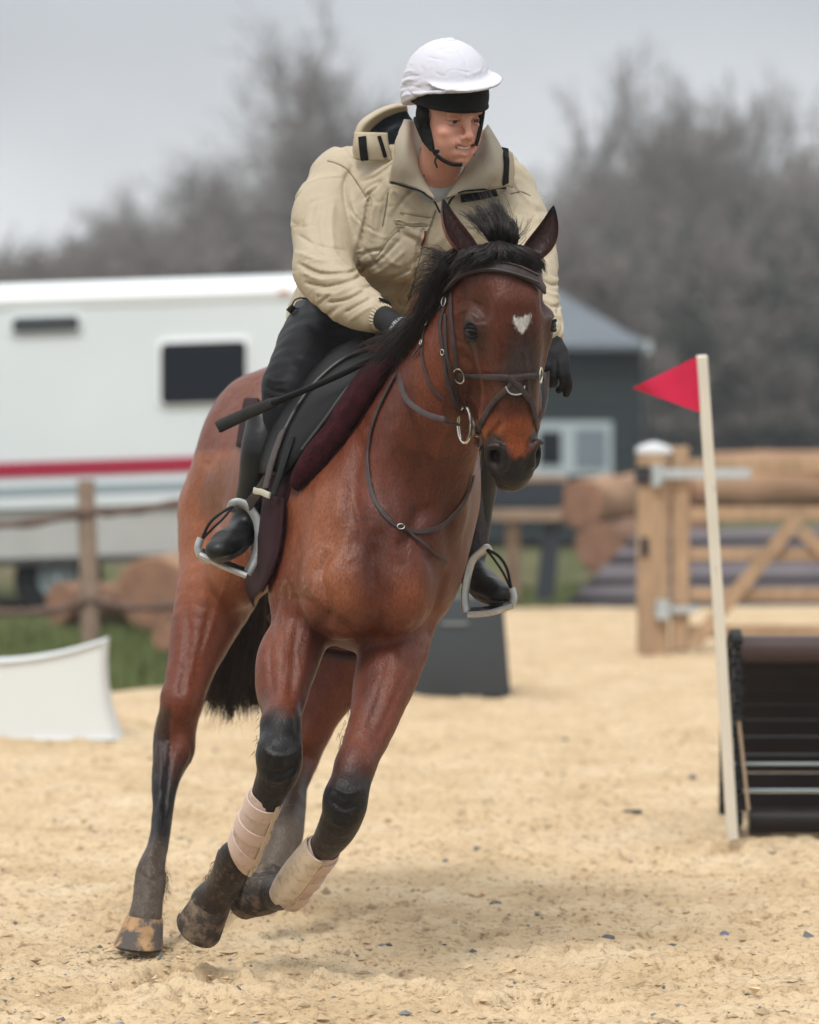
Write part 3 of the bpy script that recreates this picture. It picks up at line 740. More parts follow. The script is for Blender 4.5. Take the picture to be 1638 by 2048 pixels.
# ================================================================== BARE WINTER TREES
def make_tree(seed, h, spread, dens, name, up=.5, r0=None, first=.22, twig=.018):
    """trunk with tapering limbs (one mesh) and a crown of fine twigs (another)"""
    rr = random.Random(seed); S_ = ([], [])
    def n3(x, y, z):
        l = math.sqrt(x * x + y * y + z * z) + 1e-9; return (x / l, y / l, z / l)
    def grow(p, d, L_, r_, lev):
        n = 4 if lev < 2 else 3; q = p; dd = d; rad = r_; w_ = .13 + .05 * lev
        for k in range(n):
            dd = n3(dd[0] + rr.gauss(0, w_), dd[1] + rr.gauss(0, w_), dd[2] + rr.gauss(.03, .08))
            nx = (q[0] + dd[0] * L_ / n, q[1] + dd[1] * L_ / n, q[2] + dd[2] * L_ / n); r2 = r_ * (1 - .5 * (k + 1) / n)
            if lev < 3: S_[0].append((*q, *nx, rad, r2))
            else: S_[1].append((*q, *nx, max(rad, twig), max(r2, twig * .6)))
            if lev < len(dens) and (k > 0 or lev > 0):
                for _ in range(dens[lev]):
                    a_ = rr.uniform(0, 6.2832); c_ = (math.cos(a_), math.sin(a_), .2)
                    sd = n3(dd[1] * c_[2] - dd[2] * c_[1], dd[2] * c_[0] - dd[0] * c_[2], dd[0] * c_[1] - dd[1] * c_[0])
                    u_ = rr.uniform(.4, .9); v_ = spread * rr.uniform(.6, 1.2)
                    nd = n3(dd[0] * u_ + sd[0] * v_, dd[1] * u_ + sd[1] * v_, dd[2] * u_ + sd[2] * v_ + up * .35)
                    f_ = rr.uniform(0, .8)
                    grow((nx[0] - (nx[0] - q[0]) * f_, nx[1] - (nx[1] - q[1]) * f_, nx[2] - (nx[2] - q[2]) * f_), nd, L_ * rr.uniform(.46, .70), r2 * .55, lev + 1)
            q = nx; rad = r2
    grow((0, 0, 0), (0, 0, 1.), h * .62, r0 or h * .032, 0)
    def me_(L_, n, nm):
        q = np.array(L_); a_, b_ = q[:, :3], q[:, 3:6]; d_ = b_ - a_; d_ /= np.linalg.norm(d_, axis=1)[:, None]
        u = np.cross(d_, (.3, .1, 1)); u /= np.linalg.norm(u, axis=1)[:, None]; v = np.cross(d_, u)
        an = np.linspace(0, 2 * math.pi, n, endpoint=False); o_ = np.cos(an)[None, :, None] * u[:, None] + np.sin(an)[None, :, None] * v[:, None]
        V_ = np.concatenate([a_[:, None] + o_ * q[:, 6, None, None], b_[:, None] + o_ * q[:, 7, None, None]], 1).reshape(-1, 3)
        base = (np.arange(len(q)) * 2 * n)[:, None]; k = np.arange(n)[None]
        F_ = np.stack([base + k, base + (k + 1) % n, base + n + (k + 1) % n, base + n + k], -1).reshape(-1, 4)
        return mesh_np(V_, F_, name=nm)
    return me_(S_[0], 5, 'trunk'), me_(S_[1], 3, 'crown')
tw_m = mat('winter_twigs', (.20, .18, .165), rough=.95, spec=.1, noise=[(.25, .2, 2)])
tr_m = mat('winter_bark', (.075, .068, .062), rough=.95, spec=.1)
ev_m = mat('ivy_green', (.075, .09, .07), rough=.9, spec=.1, noise=[(.3, .3, 2)])
protos = []
for sd_, h_, sp_, de_ in ((1, 10, .9, (2, 2, 3, 3)), (2, 10, 1.1, (2, 2, 3, 3)), (5, 10, .75, (2, 2, 3, 3)), (9, 10, 1.0, (3, 2, 2, 3))):
    t_, c_ = make_tree(sd_, h_, sp_, de_, 'tree')
    t_.materials.append(tr_m); c_.materials.append(tw_m); protos.append((t_, c_))
t_, c_ = make_tree(21, 10, .75, (2, 2, 3, 2), 'tree', up=.6, r0=.42, twig=.016); t_.materials.append(tr_m); c_.materials.append(tw_m); slim = (t_, c_)
t_, c_ = make_tree(33, 4.5, 1.2, (4, 4, 3, 2), 'bush', up=.3, r0=.06, twig=.022); t_.materials.append(tr_m); c_.materials.append(tw_m); bushp = (t_, c_)
c2 = c_.copy(); c2.materials.clear(); c2.materials.append(ev_m); bushg = (t_, c2)
def put_tree(pr, px, top, Y, label, group, rz=0.0, wide=1.0, name='bare_tree', cat='tree', hh=None):
    t_ = thing(name, (W(px, 0, Y)[0], Y, .0008 * (Y - 40)), label, cat, group)
    hgt = (W(px, top, Y)[2]); base_h = hcache.get(pr[0].name) or max(v.co.z for v in pr[1].vertices); hcache[pr[0].name] = base_h
    s_ = hgt / base_h; t_.scale = (s_ * wide, s_ * wide, s_); t_.rotation_euler = (0, 0, rz)
    for nm, me_ in zip(('trunk', 'crown'), pr):
        o_ = bpy.data.objects.new(nm, me_); C.objects.link(o_); o_.parent = t_
    return t_
hcache = {}
GL = 'bare trees in the wood on the left'; GR = 'bare trees in the wood on the right'
LL = 'bare brown winter tree in the blurred wood above the white horse lorry'
LR = 'bare grey winter tree in the blurred wood to the right of the rider'
put_tree(slim, 712, -120, 105, 'tallest bare tree, thin and pale, rising behind the rider helmet', None, .4, .9)
put_tree(protos[1], 1365, 55, 104, 'tall bare tree with a wide forked crown at the upper right', None, 1.2, .62)
put_tree(protos[0], 1225, 130, 110, 'bare tree leaning left beside the tall forked one at the upper right', None, 2.4, .6)
put_tree(protos[2], 1470, 80, 108, 'narrow bare tree on the right flank of the tall forked one', None, 4.4, .6)
rr = random.Random(4)
for k, (px, top) in enumerate([(-60, 560), (20, 520), (95, 470), (150, 440), (205, 400), (262, 345), (300, 400), (350, 375), (405, 320), (455, 265), (500, 250), (555, 250), (610, 235), (660, 230), (730, 215), (790, 260)]):
    put_tree(protos[(k * 3 + 1) % 4], px, top + 10, 112 + rr.uniform(-10, 14), LL, GL, rr.uniform(0, 6), rr.uniform(.62, .8))
for k, (px, top) in enumerate([(990, 300), (1050, 285), (1110, 270), (1165, 285), (1215, 300), (1290, 330), (1350, 300), (1420, 310), (1490, 250), (1545, 225), (1610, 240), (1690, 260), (900, 290)]):
    put_tree(protos[(k * 3 + 2) % 4], px, top + 22, 108 + rr.uniform(-10, 14), LR, GR, rr.uniform(0, 6), rr.uniform(.62, .85))
for k in range(16):
    px = -80 + k * 58 + rr.uniform(-15, 15)
    put_tree(bushp, px, 440 + rr.uniform(-25, 40) + max(0, 200 - px) * .35, 92 + rr.uniform(-5, 6), 'leafless brown thicket in front of the wood on the left', 'thickets at the foot of the left wood', rr.uniform(0, 6), 1.1, 'thicket', 'thicket')
for k in range(18):
    px = 860 + k * 50 + rr.uniform(-15, 15)
    put_tree(bushg if k % 3 else bushp, px, 400 + rr.uniform(-40, 90), 86 + rr.uniform(-5, 6), 'dark green-grey thicket behind the shed and the gate on the right', 'thickets at the foot of the right wood', rr.uniform(0, 6), 1.1, 'thicket', 'thicket')
# ================================================================== HORSE
def ax(lo, hi, st, flo, fhi, fst):
    """grid axis, coarse with a fine stretch"""
    a = np.arange(lo, flo, st); b = np.arange(a[-1] + fst, fhi, fst); c = np.arange(b[-1] + st, hi, st)
    return np.concatenate([a, b, c])

H = Field(ax(-.82, .52, .0065, 0.07, .36, .0034), ax(8.55, 11.15, .0068, 8.62, 9.2, .0034), ax(.0, 2.02, .0065, 1.2, 1.9, .0034))
lean = nrm((.22, 0, 1))                  # the horse banks into its turn
fwd = nrm((.26, -1, 0)); latv = nrm((1, .26, -.2))
# trunk
H.chain([W(752, 1075, 9.45), W(745, 985, 9.75), W(692, 980, 10.1), W(640, 958, 10.42), W(585, 940, 10.7)],
        [.25, .365, .342, .30, .235], k=.05, lat=latv, q=[.86, .74, .83, .90, 1.0], n=14)
H.ell(W(745, 1010, 9.6), (.20, .22, .30), k=.06)
H.chain([W(770, 760, 9.85), W(740, 740, 10.1), W(640, 745, 10.45), W(562, 790, 10.72)], [.08, .07, .075, .08], k=.10)
# croup and quarters
H.ell(W(486, 970, 10.6), (.145, .25, .22), k=.07)
H.ell(W(512, 872, 10.62), (.135, .18, .175), k=.06)
H.ell(W(449, 1060, 10.62), (.108, .19, .20), k=.06)
H.ell(W(650, 960, 10.75), (.16, .25, .24), k=.08)
# near-side (image left) hind leg
H.chain([W(448, 1030, 10.6), W(446, 1140, 10.5), W(408, 1250, 10.4), W(387, 1320, 10.34), W(364, 1400, 10.28)], [.135, .130, .098, .074, .057], k=.05, lat=(1, 0, 0), q=.94)
H.chain([W(363, 1400, 10.28), W(350, 1470, 10.32), W(345, 1510, 10.3), W(330, 1570, 10.24), W(325, 1630, 10.18), W(316, 1690, 10.1), W(303, 1735, 10.04), W(300, 1762, 10.02), W(295, 1805, 9.98), W(290, 1840, 9.95)],
        [.057, .056, .051, .037, .029, .0285, .037, .042, .041, .046], k=.02)
H.ell(W(368, 1492, 10.3), (.027, .045, .05), k=.02); H.ell(W(325, 1500, 10.34), (.022, .04, .06), k=.02)
H.ell(W(330, 1465, 10.40), (.022, .05, .05), k=.03)
H.chain([W(362, 1250, 10.52), W(346, 1370, 10.46), W(330, 1450, 10.42), W(326, 1510, 10.38)], [.03, .024, .019, .019], k=.04)
H.ell(W(310, 1758, 10.06), (.03, .03, .03), k=.02)
# flank / stifle
H.ell(W(478, 1120, 10.3), (.09, .12, .13), k=.07)
# far hind leg (seen between the forelegs)
H.chain([W(700, 1060, 10.7), W(715, 1200, 10.6), W(705, 1300, 10.5), W(655, 1390, 10.45), W(618, 1460, 10.45)], [.15, .14, .115, .074, .056], k=.04)
H.chain([W(618, 1460, 10.45), W(603, 1510, 10.48), W(590, 1570, 10.4), W(585, 1620, 10.32), W(570, 1660, 10.26), W(560, 1705, 10.22), W(545, 1745, 10.2)],
        [.060, .055, .037, .037, .054, .047, .048], k=.02)
# shoulders and chest
H.ell(W(640, 1090, 9.55), (.10, .17, .22), k=.07, rot=[nrm((1, .1, .25)), (0, 1, 0), nrm((-.25, 0, 1))])
H.ell(W(612, 1170, 9.45), (.085, .11, .12), k=.06)
H.ell(W(680, 1180, 9.28), (.105, .09, .125), k=.05)
H.ell(W(798, 1175, 9.27), (.092, .085, .12), k=.045)
H.ell(W(866, 1085, 9.5), (.075, .16, .19), k=.05)
H.ell(W(745, 1250, 9.45), (.12, .13, .07), k=.06)
# near foreleg
H.chain([W(628, 1150, 9.5), W(602, 1250, 9.42), W(584, 1320, 9.36), W(569, 1400, 9.28), W(562, 1450, 9.2)], [.112, .080, .070, .056, .047], k=.04, lat=(1, 0, 0), q=.96)
H.chain([W(562, 1450, 9.2), W(560, 1500, 9.16), W(557, 1540, 9.16), W(540, 1580, 9.18), W(525, 1625, 9.22), W(495, 1690, 9.3), W(468, 1715, 9.34), W(460, 1745, 9.37), W(440, 1780, 9.42), W(422, 1805, 9.45)],
        [.048, .054, .052, .043, .033, .030, .041, .046, .044, .052], k=.02)
H.ell(W(556, 1515, 9.13), (.048, .04, .055), k=.03)
H.ell(W(548, 1360, 9.36), (.045, .07, .11), k=.05)
# off foreleg
H.chain([W(808, 1190, 9.5), W(790, 1300, 9.4), W(768, 1380, 9.32), W(735, 1470, 9.24), W(712, 1530, 9.18)], [.098, .083, .070, .056, .048], k=.035)
H.chain([W(712, 1530, 9.18), W(694, 1590, 9.14), W(685, 1630, 9.14), W(665, 1672, 9.2), W(640, 1705, 9.27), W(602, 1760, 9.4), W(580, 1780, 9.45), W(560, 1785, 9.5), W(535, 1782, 9.55)],
        [.048, .051, .050, .043, .034, .032, .038, .046, .052], k=.02)
H.ell(W(690, 1600, 9.12), (.045, .04, .05), k=.03)
H.ell(W(742, 1400, 9.36), (.04, .06, .1), k=.05)
# neck
NK = [W(765, 1010, 9.62), W(812, 905, 9.45), W(868, 790, 9.3), W(915, 690, 9.18), W(955, 590, 9.12)]
H.chain(NK, [.27, .205, .165, .13, .105], k=.07, lat=latv, q=[.72, .76, .74, .75, .8], n=5)
H.chain([W(785, 770, 9.72), W(825, 680, 9.5), W(870, 600, 9.33), W(930, 530, 9.2)], [.05, .045, .045, .05], k=.09)
H.chain([W(925, 800, 9.2), W(905, 900, 9.28), W(880, 1010, 9.34)], [.05, .055, .06], k=.07)      # windpipe line
H.chain([W(850, 800, 9.25), W(800, 950, 9.3), W(790, 1080, 9.3)], [.045, .05, .05], k=.06)
# jugular groove
H.chain([W(905, 830, 9.02), W(880, 950, 9.08), W(850, 1060, 9.08)], [.012, .014, .012], k=.06, sub=True)

# ---- head, in its own frame: u = to the image right, f = out of the face, a = up to the poll
hu = nrm((math.cos(R(17)), math.sin(R(17)), 0.03)); hf = nrm((math.sin(R(17)), -math.cos(R(17)), -.18))
ha = np.cross(hu, hf); ha = nrm(-ha if ha[2] < 0 else ha)
ha = nrm(ha - .05 * hu); hu = nrm(hu - ha * (hu @ ha)); hf = nrm(np.cross(ha, hu)); hf = hf if hf[1] < 0 else -hf
HO = W(1017, 655, 9.03)
def hp(x, y, z): return HO + x * hu + y * hf + z * ha
HR = [hu, hf, ha]
HS = 1.06
def hell(x, y, z, rx, ry, rz, k=.03, sub=False, rot=None):
    H.ell(hp(x, y, z * (HS if z < 0 else 1)), (rx, ry, rz), k, HR if rot is None else rot, sub)
def hchain(pts, rad, k=.03, q=1.0, sub=False, n=4): H.chain([hp(p[0], p[1], p[2] * (HS if p[2] < 0 else 1)) for p in pts], rad, k, hu, q, n, sub)
hell(0, -.03, .10, .088, .09, .10, .05)
hchain([(0, -.01, .10), (0, .0, .0), (0, .008, -.10), (0, .012, -.20), (0, .012, -.29)], [.072, .076, .066, .055, .049], .03, q=[1.12, 1.15, 1.02, .95, .95])
for s_ in (-1, 1):
    hell(s_ * .052, -.095, -.02, .038, .10, .105, .03)
    hell(s_ * .05, -.08, -.085, .032, .075, .08, .03)
    hchain([(s_ * .04, -.12, -.09), (s_ * .03, -.075, -.19), (s_ * .02, -.05, -.28)], [.04, .035, .03], .03)
    hell(s_ * .088, .020, .030, .022, .036, .022, .02)            # brow
    hell(s_ * .087, .004, .0, .025, .038, .034, .02)             # orbit
    hchain([(s_ * .084, .018, -.035), (s_ * .068, .02, -.10), (s_ * .052, .015, -.15)], [.014, .012, .008], .025)   # facial crest
    hchain([(s_ * .03, .055, .07), (s_ * .034, .058, .0), (s_ * .026, .056, -.10), (s_ * .022, .052, -.2)], [.02, .02, .016, .014], .05)
    hell(s_ * .043, .018, -.292, .029, .036, .045, .02)         # nostril wing
    hell(s_ * .060, .000, -.20, .016, .03, .05, .03)
hell(0, .018, -.335, .046, .036, .034, .02)                      # upper lip
hell(0, .004, -.362, .035, .03, .018, .014)
hell(0, -.03, -.335, .040, .035, .035, .02)                     # chin
hell(0, -.02, -.365, .03, .025, .02, .012)
for s_ in (-1, 1):
    rt = [nrm(hu * .7 - hf * .7 * s_), nrm(hu * .7 * s_ + hf * .7), ha]
    hell(s_ * .058, .047, -.296, .015, .022, .033, .014, sub=True)
    hell(s_ * .050, .034, -.288, .010, .022, .018, .008, sub=True)
    hchain([(s_ * .066, .042, -.264), (s_ * .048, .056, -.262), (s_ * .034, .056, -.283), (s_ * .036, .052, -.312)], [.007, .009, .009, .007], .01)   # rim
    hell(s_ * .108, .026, .001, .014, .023, .0155, .006, sub=True)          # eye socket
    hell(s_ * .089, .038, .060, .018, .02, .03, .03, sub=True)             # hollow above the eye
    hchain([(s_ * .048, .044, -.338), (s_ * .058, .012, -.33), (s_ * .055, -.01, -.318)], [.004, .005, .004], .008, sub=True)   # mouth corner
hchain([(-.04, .04, -.352), (0, .056, -.356), (.04, .04, -.352)], [.004, .004, .004], .008, sub=True)
V, F = H.mesh(smooth=2)
del H.d
# muscle definition, veins and skin folds
V = emboss(V, F, [
    ([(750, 1080), (742, 1140), (758, 1220), (765, 1290)], 14, -.013),
    ([(655, 1090), (640, 1150), (658, 1215), (648, 1265)], 12, -.012),
    ([(850, 1090), (880, 1150), (872, 1230), (850, 1290)], 13, -.013),
    ([(665, 1235), (700, 1262), (750, 1285), (800, 1278), (850, 1240)], 11, -.009),
    ([(700, 960), (690, 1040), (650, 1120), (600, 1160)], 16, -.007),
    ([(640, 960), (630, 1050), (590, 1150)], 16, .006),
    ([(725, 860), (705, 960), (712, 1060), (700, 1120)], 18, -.015), ([(860, 1000), (820, 1060), (800, 1120)], 16, -.010), ([(905, 980), (895, 1060), (905, 1130)], 14, -.008), ([(770, 1170), (790, 1230), (800, 1270)], 10, -.004),
    ([(800, 830), (780, 940), (800, 1040), (790, 1100)], 16, .007),
    ([(850, 880), (830, 980), (845, 1080)], 14, -.006),
    ([(700, 1000), (716, 1060), (710, 1120)], 3, .0035), ([(560, 1215), (566, 1290), (556, 1370)], 2.5, .003), ([(610, 1240), (596, 1290), (600, 1350)], 2.5, .003), ([(795, 1330), (786, 1380), (765, 1430)], 2.5, .003), ([(925, 790), (945, 800), (960, 825), (966, 850)], 2.5, .0022), ([(1000, 830), (992, 850), (998, 875)], 2, .0018), ([(1040, 800), (1046, 830), (1040, 855)], 2, .0016), ([(900, 850), (870, 930), (855, 1010)], 5, .004), ([(455, 1160), (430, 1230), (400, 1330)], 3, .003), ([(430, 1000), (445, 1080), (470, 1140)], 8, -.006), ([(560, 1180), (545, 1240), (540, 1330), (548, 1400)], 8, -.006),
    ([(600, 1215), (590, 1300), (580, 1400)], 8, -.005), ([(625, 1240), (610, 1320), (590, 1390)], 7, .004),
    ([(575, 1190), (620, 1205), (655, 1245)], 9, -.007),
    ([(780, 1320), (760, 1390), (735, 1460)], 7, -.005), ([(820, 1330), (790, 1400), (755, 1480)], 7, -.004),
    ([(420, 900), (400, 980), (412, 1080), (430, 1130)], 14, -.010),
    ([(455, 790), (425, 860), (410, 920)], 12, -.007), ([(395, 890), (380, 1000)], 10, .006),
    ([(370, 1200), (375, 1290), (360, 1400)], 9, -.006), ([(430, 1180), (405, 1290), (380, 1390)], 9, -.004),
    ([(343, 1480), (338, 1540), (328, 1620)], 5, -.007), ([(318, 1600), (310, 1680), (300, 1725)], 3, .004), ([(333, 1600), (325, 1680)], 3, -.004), ([(525, 1490), (540, 1510), (575, 1512), (598, 1495)], 6, .005), ([(522, 1535), (555, 1548), (590, 1535)], 5, -.006), ([(530, 1555), (555, 1562), (580, 1552)], 4, .004), ([(530, 1440), (540, 1475)], 5, -.005), ([(585, 1430), (590, 1480)], 5, -.005), ([(662, 1600), (690, 1618), (720, 1608)], 5, -.006), ([(668, 1575), (695, 1588), (725, 1578)], 5, .005), ([(660, 1640), (685, 1652)], 4, .004), ([(470, 1740), (450, 1765), (440, 1790)], 4, -.005), ([(280, 1745), (300, 1762), (325, 1750)], 4, -.005), ([(275, 1790), (295, 1800), (318, 1792)], 4, -.003), ([(318, 1480), (322, 1530), (320, 1580)], 4, .006), ([(378, 1470), (384, 1510), (370, 1550)], 5, -.005), ([(640, 1340), (625, 1400), (605, 1460)], 8, -.005),
    ([(985, 760), (1000, 830), (990, 870)], 7, -.003), ([(960, 790), (975, 850), (965, 900)], 6, .0025),
    ([(925, 705), (945, 745), (940, 800)], 6, -.006), ([(950, 680), (962, 730), (968, 790), (962, 850)], 4, .004), ([(905, 740), (915, 790), (930, 830)], 5, -.004), ([(935, 680), (960, 700), (968, 730)], 4, -.003), ([(1048, 700), (1054, 750), (1056, 810)], 4, .003), ([(905, 690), (900, 760), (915, 830)], 7, .003),
    ([(915, 628), (935, 618), (958, 628), (968, 650)], 4, .004), ([(918, 672), (935, 682), (955, 676)], 4, .0025),
    ([(910, 610), (935, 600), (962, 612)], 4, -.003),
    ([(1003, 590), (1008, 660), (1005, 740)], 8, -.002), ([(1000, 880), (1010, 910), (1003, 935)], 5, -.004),
    ([(985, 870), (1000, 850), (1020, 848)], 6, -.003), ([(1040, 870), (1050, 845), (1045, 820)], 5, -.003),
])
Nn = vnorm(V, F)
V = V + Nn * (vnoise(V, .07, 1) * .0022 + vnoise(V, .03, 2) * .0009)[:, None]
HV, HF = V, F
hb = bvh_of(HV, HF)

# coat colour: clipped bay with black points, darker unclipped patch on the quarters; chest, neck and foreleg light and shade painted in
P = to_px(V); x_, y_ = P[:, 0], P[:, 1]; dep = V[:, 1]
z_ = V[:, 2]
wob = vnoise(V, .05, 5) * 14 + vnoise(V, .015, 6) * 5
red = np.array((.132, .035, .017)); tan = np.array((.25, .085, .036)); dark = np.array((.044, .015, .011)); blk = np.array((.0065, .0055, .0055)); choc = np.array((.060, .018, .012)); gold = np.array((.34, .125, .05))
col = np.tile(red, (len(V), 1))
def blend(c, m): col[:] = col * (1 - m[:, None]) + np.asarray(c) * m[:, None]
def blob(cx, cy, rx, ry, soft=.5): return 1 - ss(1 - soft, 1 + soft, np.hypot((x_ + wob - cx) / rx, (y_ + wob - cy) / ry))
body = dep > 9.2
blend(tan, ss(10.05, 10.3, dep) * (1 - ss(1120, 1260, y_)) * (x_ < 560) * .9)
blend((.098, .026, .015), ss(10.05, 10.25, dep) * (1 - ss(-14, 14, y_ + wob * .8 - (905 - (x_ - 400) * .10))) * (x_ < 640) * .75)
blend(np.array((.115, .075, .062)), ss(10.1, 10.25, dep) * blob(445, 990, 40, 70, .6) * .55)
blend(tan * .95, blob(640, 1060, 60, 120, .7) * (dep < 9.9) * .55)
blend(choc, blob(752, 1110, 45, 110, .8) * (dep < 9.6) * .8); blend(tan, blob(640, 1120, 45, 90, .9) * (dep < 9.75) * .5); blend(choc, blob(665, 1235, 40, 30, .7) * (dep < 9.6) * .6); blend(tan, blob(825, 1200, 35, 50, .9) * (dep < 9.6) * .35)  # chest and shoulder highlights, breast groove and armpit shade painted into the coat
blend(choc, blob(905, 1080, 40, 120, .8) * (dep > 9.2) * (dep < 9.8) * .5); blend(tan, blob(560, 1290, 25, 70, .8) * (dep < 9.7) * .3); blend(choc, blob(625, 1310, 22, 90, .8) * (dep < 9.7) * .6); blend(choc, blob(740, 1360, 18, 90, .8) * (dep < 9.7) * .6)  # forearm highlight and shade inside the forelegs put into the colour
blend(choc * .9, blob(860, 1000, 80, 140, .8) * (dep > 9.2) * (dep < 9.7) * .6)  # painted shade on the right side of the neck
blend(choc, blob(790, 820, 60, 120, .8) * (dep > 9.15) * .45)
blend(tan, blob(690, 1190, 40, 50, .9) * .45)  # painted highlight on the breast muscle
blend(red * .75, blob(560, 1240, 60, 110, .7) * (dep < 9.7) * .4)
# black points
def leg(xa, xb, y0, y1, d0, d1, c=blk):
    blend(c, ((x_ > xa) & (x_ < xb) & (dep > d0) & (dep < d1)) * ss(y0, y1, y_ + wob * 1.2))
leg(330, 655, 1375, 1450, 8.9, 9.75); leg(440, 850, 1470, 1580, 8.9, 9.75)
leg(200, 500, 1430, 1600, 9.85, 10.9); leg(500, 760, 1470, 1600, 9.95, 10.9, np.array((.028, .017, .012)))
blend((.075, .052, .038), ss(1640, 1720, y_ + wob) * (dep > 9.75) * .75)
blend((.06, .04, .03), ss(1640, 1760, y_ + wob * 2) * (dep < 9.75) * .35)
blend(blk * 1.6, ((x_ > 290) & (x_ < 340) & (dep > 10.2)) * ss(1380, 1440, y_ + wob) * .8)
# dried mud
blend((.125, .098, .072), ((x_ > 500) & (dep > 10.0)) * ss(1590, 1670, y_ + wob) * .8)
blend((.085, .066, .048), ((x_ < 400) & (dep > 9.75)) * ss(1700, 1790, y_ + wob) * .6)
blend((.22, .135, .08), ((np.clip(vnoise(V, .012, 8) + vnoise(V, .005, 9) * .7 - .35, 0, 1) * 1.4) * blob(590, 1165, 50, 30, .8) * (dep < 9.7)).clip(0, .8))
blend((.17, .12, .085), ((np.clip(vnoise(V, .010, 12) + vnoise(V, .005, 13) * .7 - .3, 0, 1) * .7) * ss(1640, 1720, y_)).clip(0, .4))
blend((.12, .07, .05), ((np.clip(vnoise(V, .010, 14) + vnoise(V, .005, 15) * .7 - .6, 0, 1) * .6) * ss(1420, 1480, y_)).clip(0, .35))
# head, coloured in its own frame
Q = (V - HO) @ np.array(HR).T; hx, hy, hz = Q.T; hz = np.where(hz < 0, hz / HS, hz)
hm = ((np.abs(hx) < .14) & (y_ < 1000)) * ss(-.165, -.11, hy + .25 * np.clip(-.12 - hz, 0, .3) * -1) * ss(.24, .2, hz)
def hb_(cx, cy, cz, r, soft=.4): return (1 - ss(r * (1 - soft), r * (1 + soft), np.sqrt(((hx - cx)) ** 2 + ((hy - cy)) ** 2 + ((hz - cz)) ** 2 * .8) + vnoise(V, .02, 21) * .006)) * hm
blend(choc * .9, hm * .55)
blend(dark, hm * (1 - ss(.02, .06, np.abs(hx - .005))) * ss(-.20, -.10, hz) * (1 - ss(-.02, .10, hz)) * (hy > 0) * .95)
blend((.045, .033, .03), hb_(.012, .07, -.08, .055, .6) * .8)
blend((.048, .026, .018), hb_(-.10, .02, .0, .05, .6) * .8); blend((.042, .024, .018), hb_(.10, .02, .0, .05, .6) * .8)
blend(red * .8, hb_(0, .05, .11, .06, .6) * .6)
blend((.15, .05, .024), hb_(-.07, -.05, -.09, .06, .8) * .4)
blend((.26, .066, .026), hm * ss(-.175, -.225, hz) * (hy > -.03))
blend(tan, hm * ss(-.19, -.23, hz) * ss(.02, .045, np.abs(hx)) * .5)
hm = hm * (hy > -.09)
mz = hz + .10 * np.abs(hx) - .0 + vnoise(V, .015, 22) * .004
blend((.016, .013, .013), hm * ss(-.283, -.305, mz - .25 * np.clip(.03 - np.abs(hx), 0, 1)))
for s_ in (-1, 1): blend((.016, .013, .013), hb_(s_ * .050, .036, -.288, .043, .25))
for s_ in (-1, 1): blend((.010, .008, .008), hb_(s_ * .10, .022, .003, .024, .25))
for s_ in (-1, 1): blend((.030, .018, .016), hb_(s_ * .050, .036, -.300, .016, .5))
blend((.045, .035, .03), hm * ss(-.345, -.372, hz) * (hy > -.01) * .6)
# white star with ragged edges
sx = hx - .004; sz = hz - .022
ang = np.arctan2(sz, sx)
top = .018 - .0025 * np.exp(-((sx + .003) / .007) ** 2) + .003 * np.exp(-((sx - .012) / .006) ** 2)
half = np.clip((sz + .024) / .030, 0, 1) ** .75 * .019
rag = vnoise(np.stack([hx * 7, hy, hz * 1.0], 1), .012, 31) * .0060 + vnoise(np.stack([hx * 22, hy, hz * 2.0], 1), .02, 32) * .0045
star = .85 * (1 - ss(-.004, .006, np.abs(sx) - half + rag)) * (1 - ss(-.003, .003, sz - top + rag)) * ss(-.028, -.020, sz + rag)
blend((.62, .58, .55), star * hm * (hy > .03))
coat_m = mat('horse_coat', attr=True, rough=.38, spec=.26, sheen=.0, noise=[(9, .10, 3), (60, .14, 4), (230, .30, 2)], bump=[(16, .005, 3), (170, .0022, 3)], stretch=(1, 1, .45))
me = mesh_np(HV, HF, col)
horse = thing('horse', (W(640, 1100, 9.95)[0], 9.9, 0), 'bay horse with black legs and a white star, cantering on the sand under its rider', 'horse')
link('body', me, coat_m, horse)
# ------------------------------------------------------------------ horse: hooves, eyes, ears, hair
def strands(P, r0, tip=.25, n=3):
    """P: (N, m, 3) hair paths -> tapered prisms, one vertex array and one quad array"""
    N, m, _ = P.shape
    T = np.gradient(P, axis=1); T /= np.linalg.norm(T, axis=2, keepdims=True) + 1e-9
    u = np.cross(T, np.array((.31, .22, .92))); u /= np.linalg.norm(u, axis=2, keepdims=True) + 1e-9
    v = np.cross(T, u); tt = np.linspace(0, 1, m)
    rad = (np.asarray(r0).reshape(-1, 1) * np.ones((N, 1))) * (1 - (1 - tip) * tt ** 1.5)[None]
    Vv = np.stack([P + rad[..., None] * (math.cos(a_) * u + math.sin(a_) * v) for a_ in np.linspace(0, 2 * math.pi, n, endpoint=False)], 2)
    idx = np.arange(N * m * n).reshape(N, m, n)
    F_ = np.stack([idx[:, :-1], np.roll(idx, -1, 2)[:, :-1], np.roll(idx, -1, 2)[:, 1:], idx[:, 1:]], -1).reshape(-1, 4)
    return Vv.reshape(-1, 3), F_, np.repeat(np.random.default_rng(N).uniform(0, 1, N), m * n)

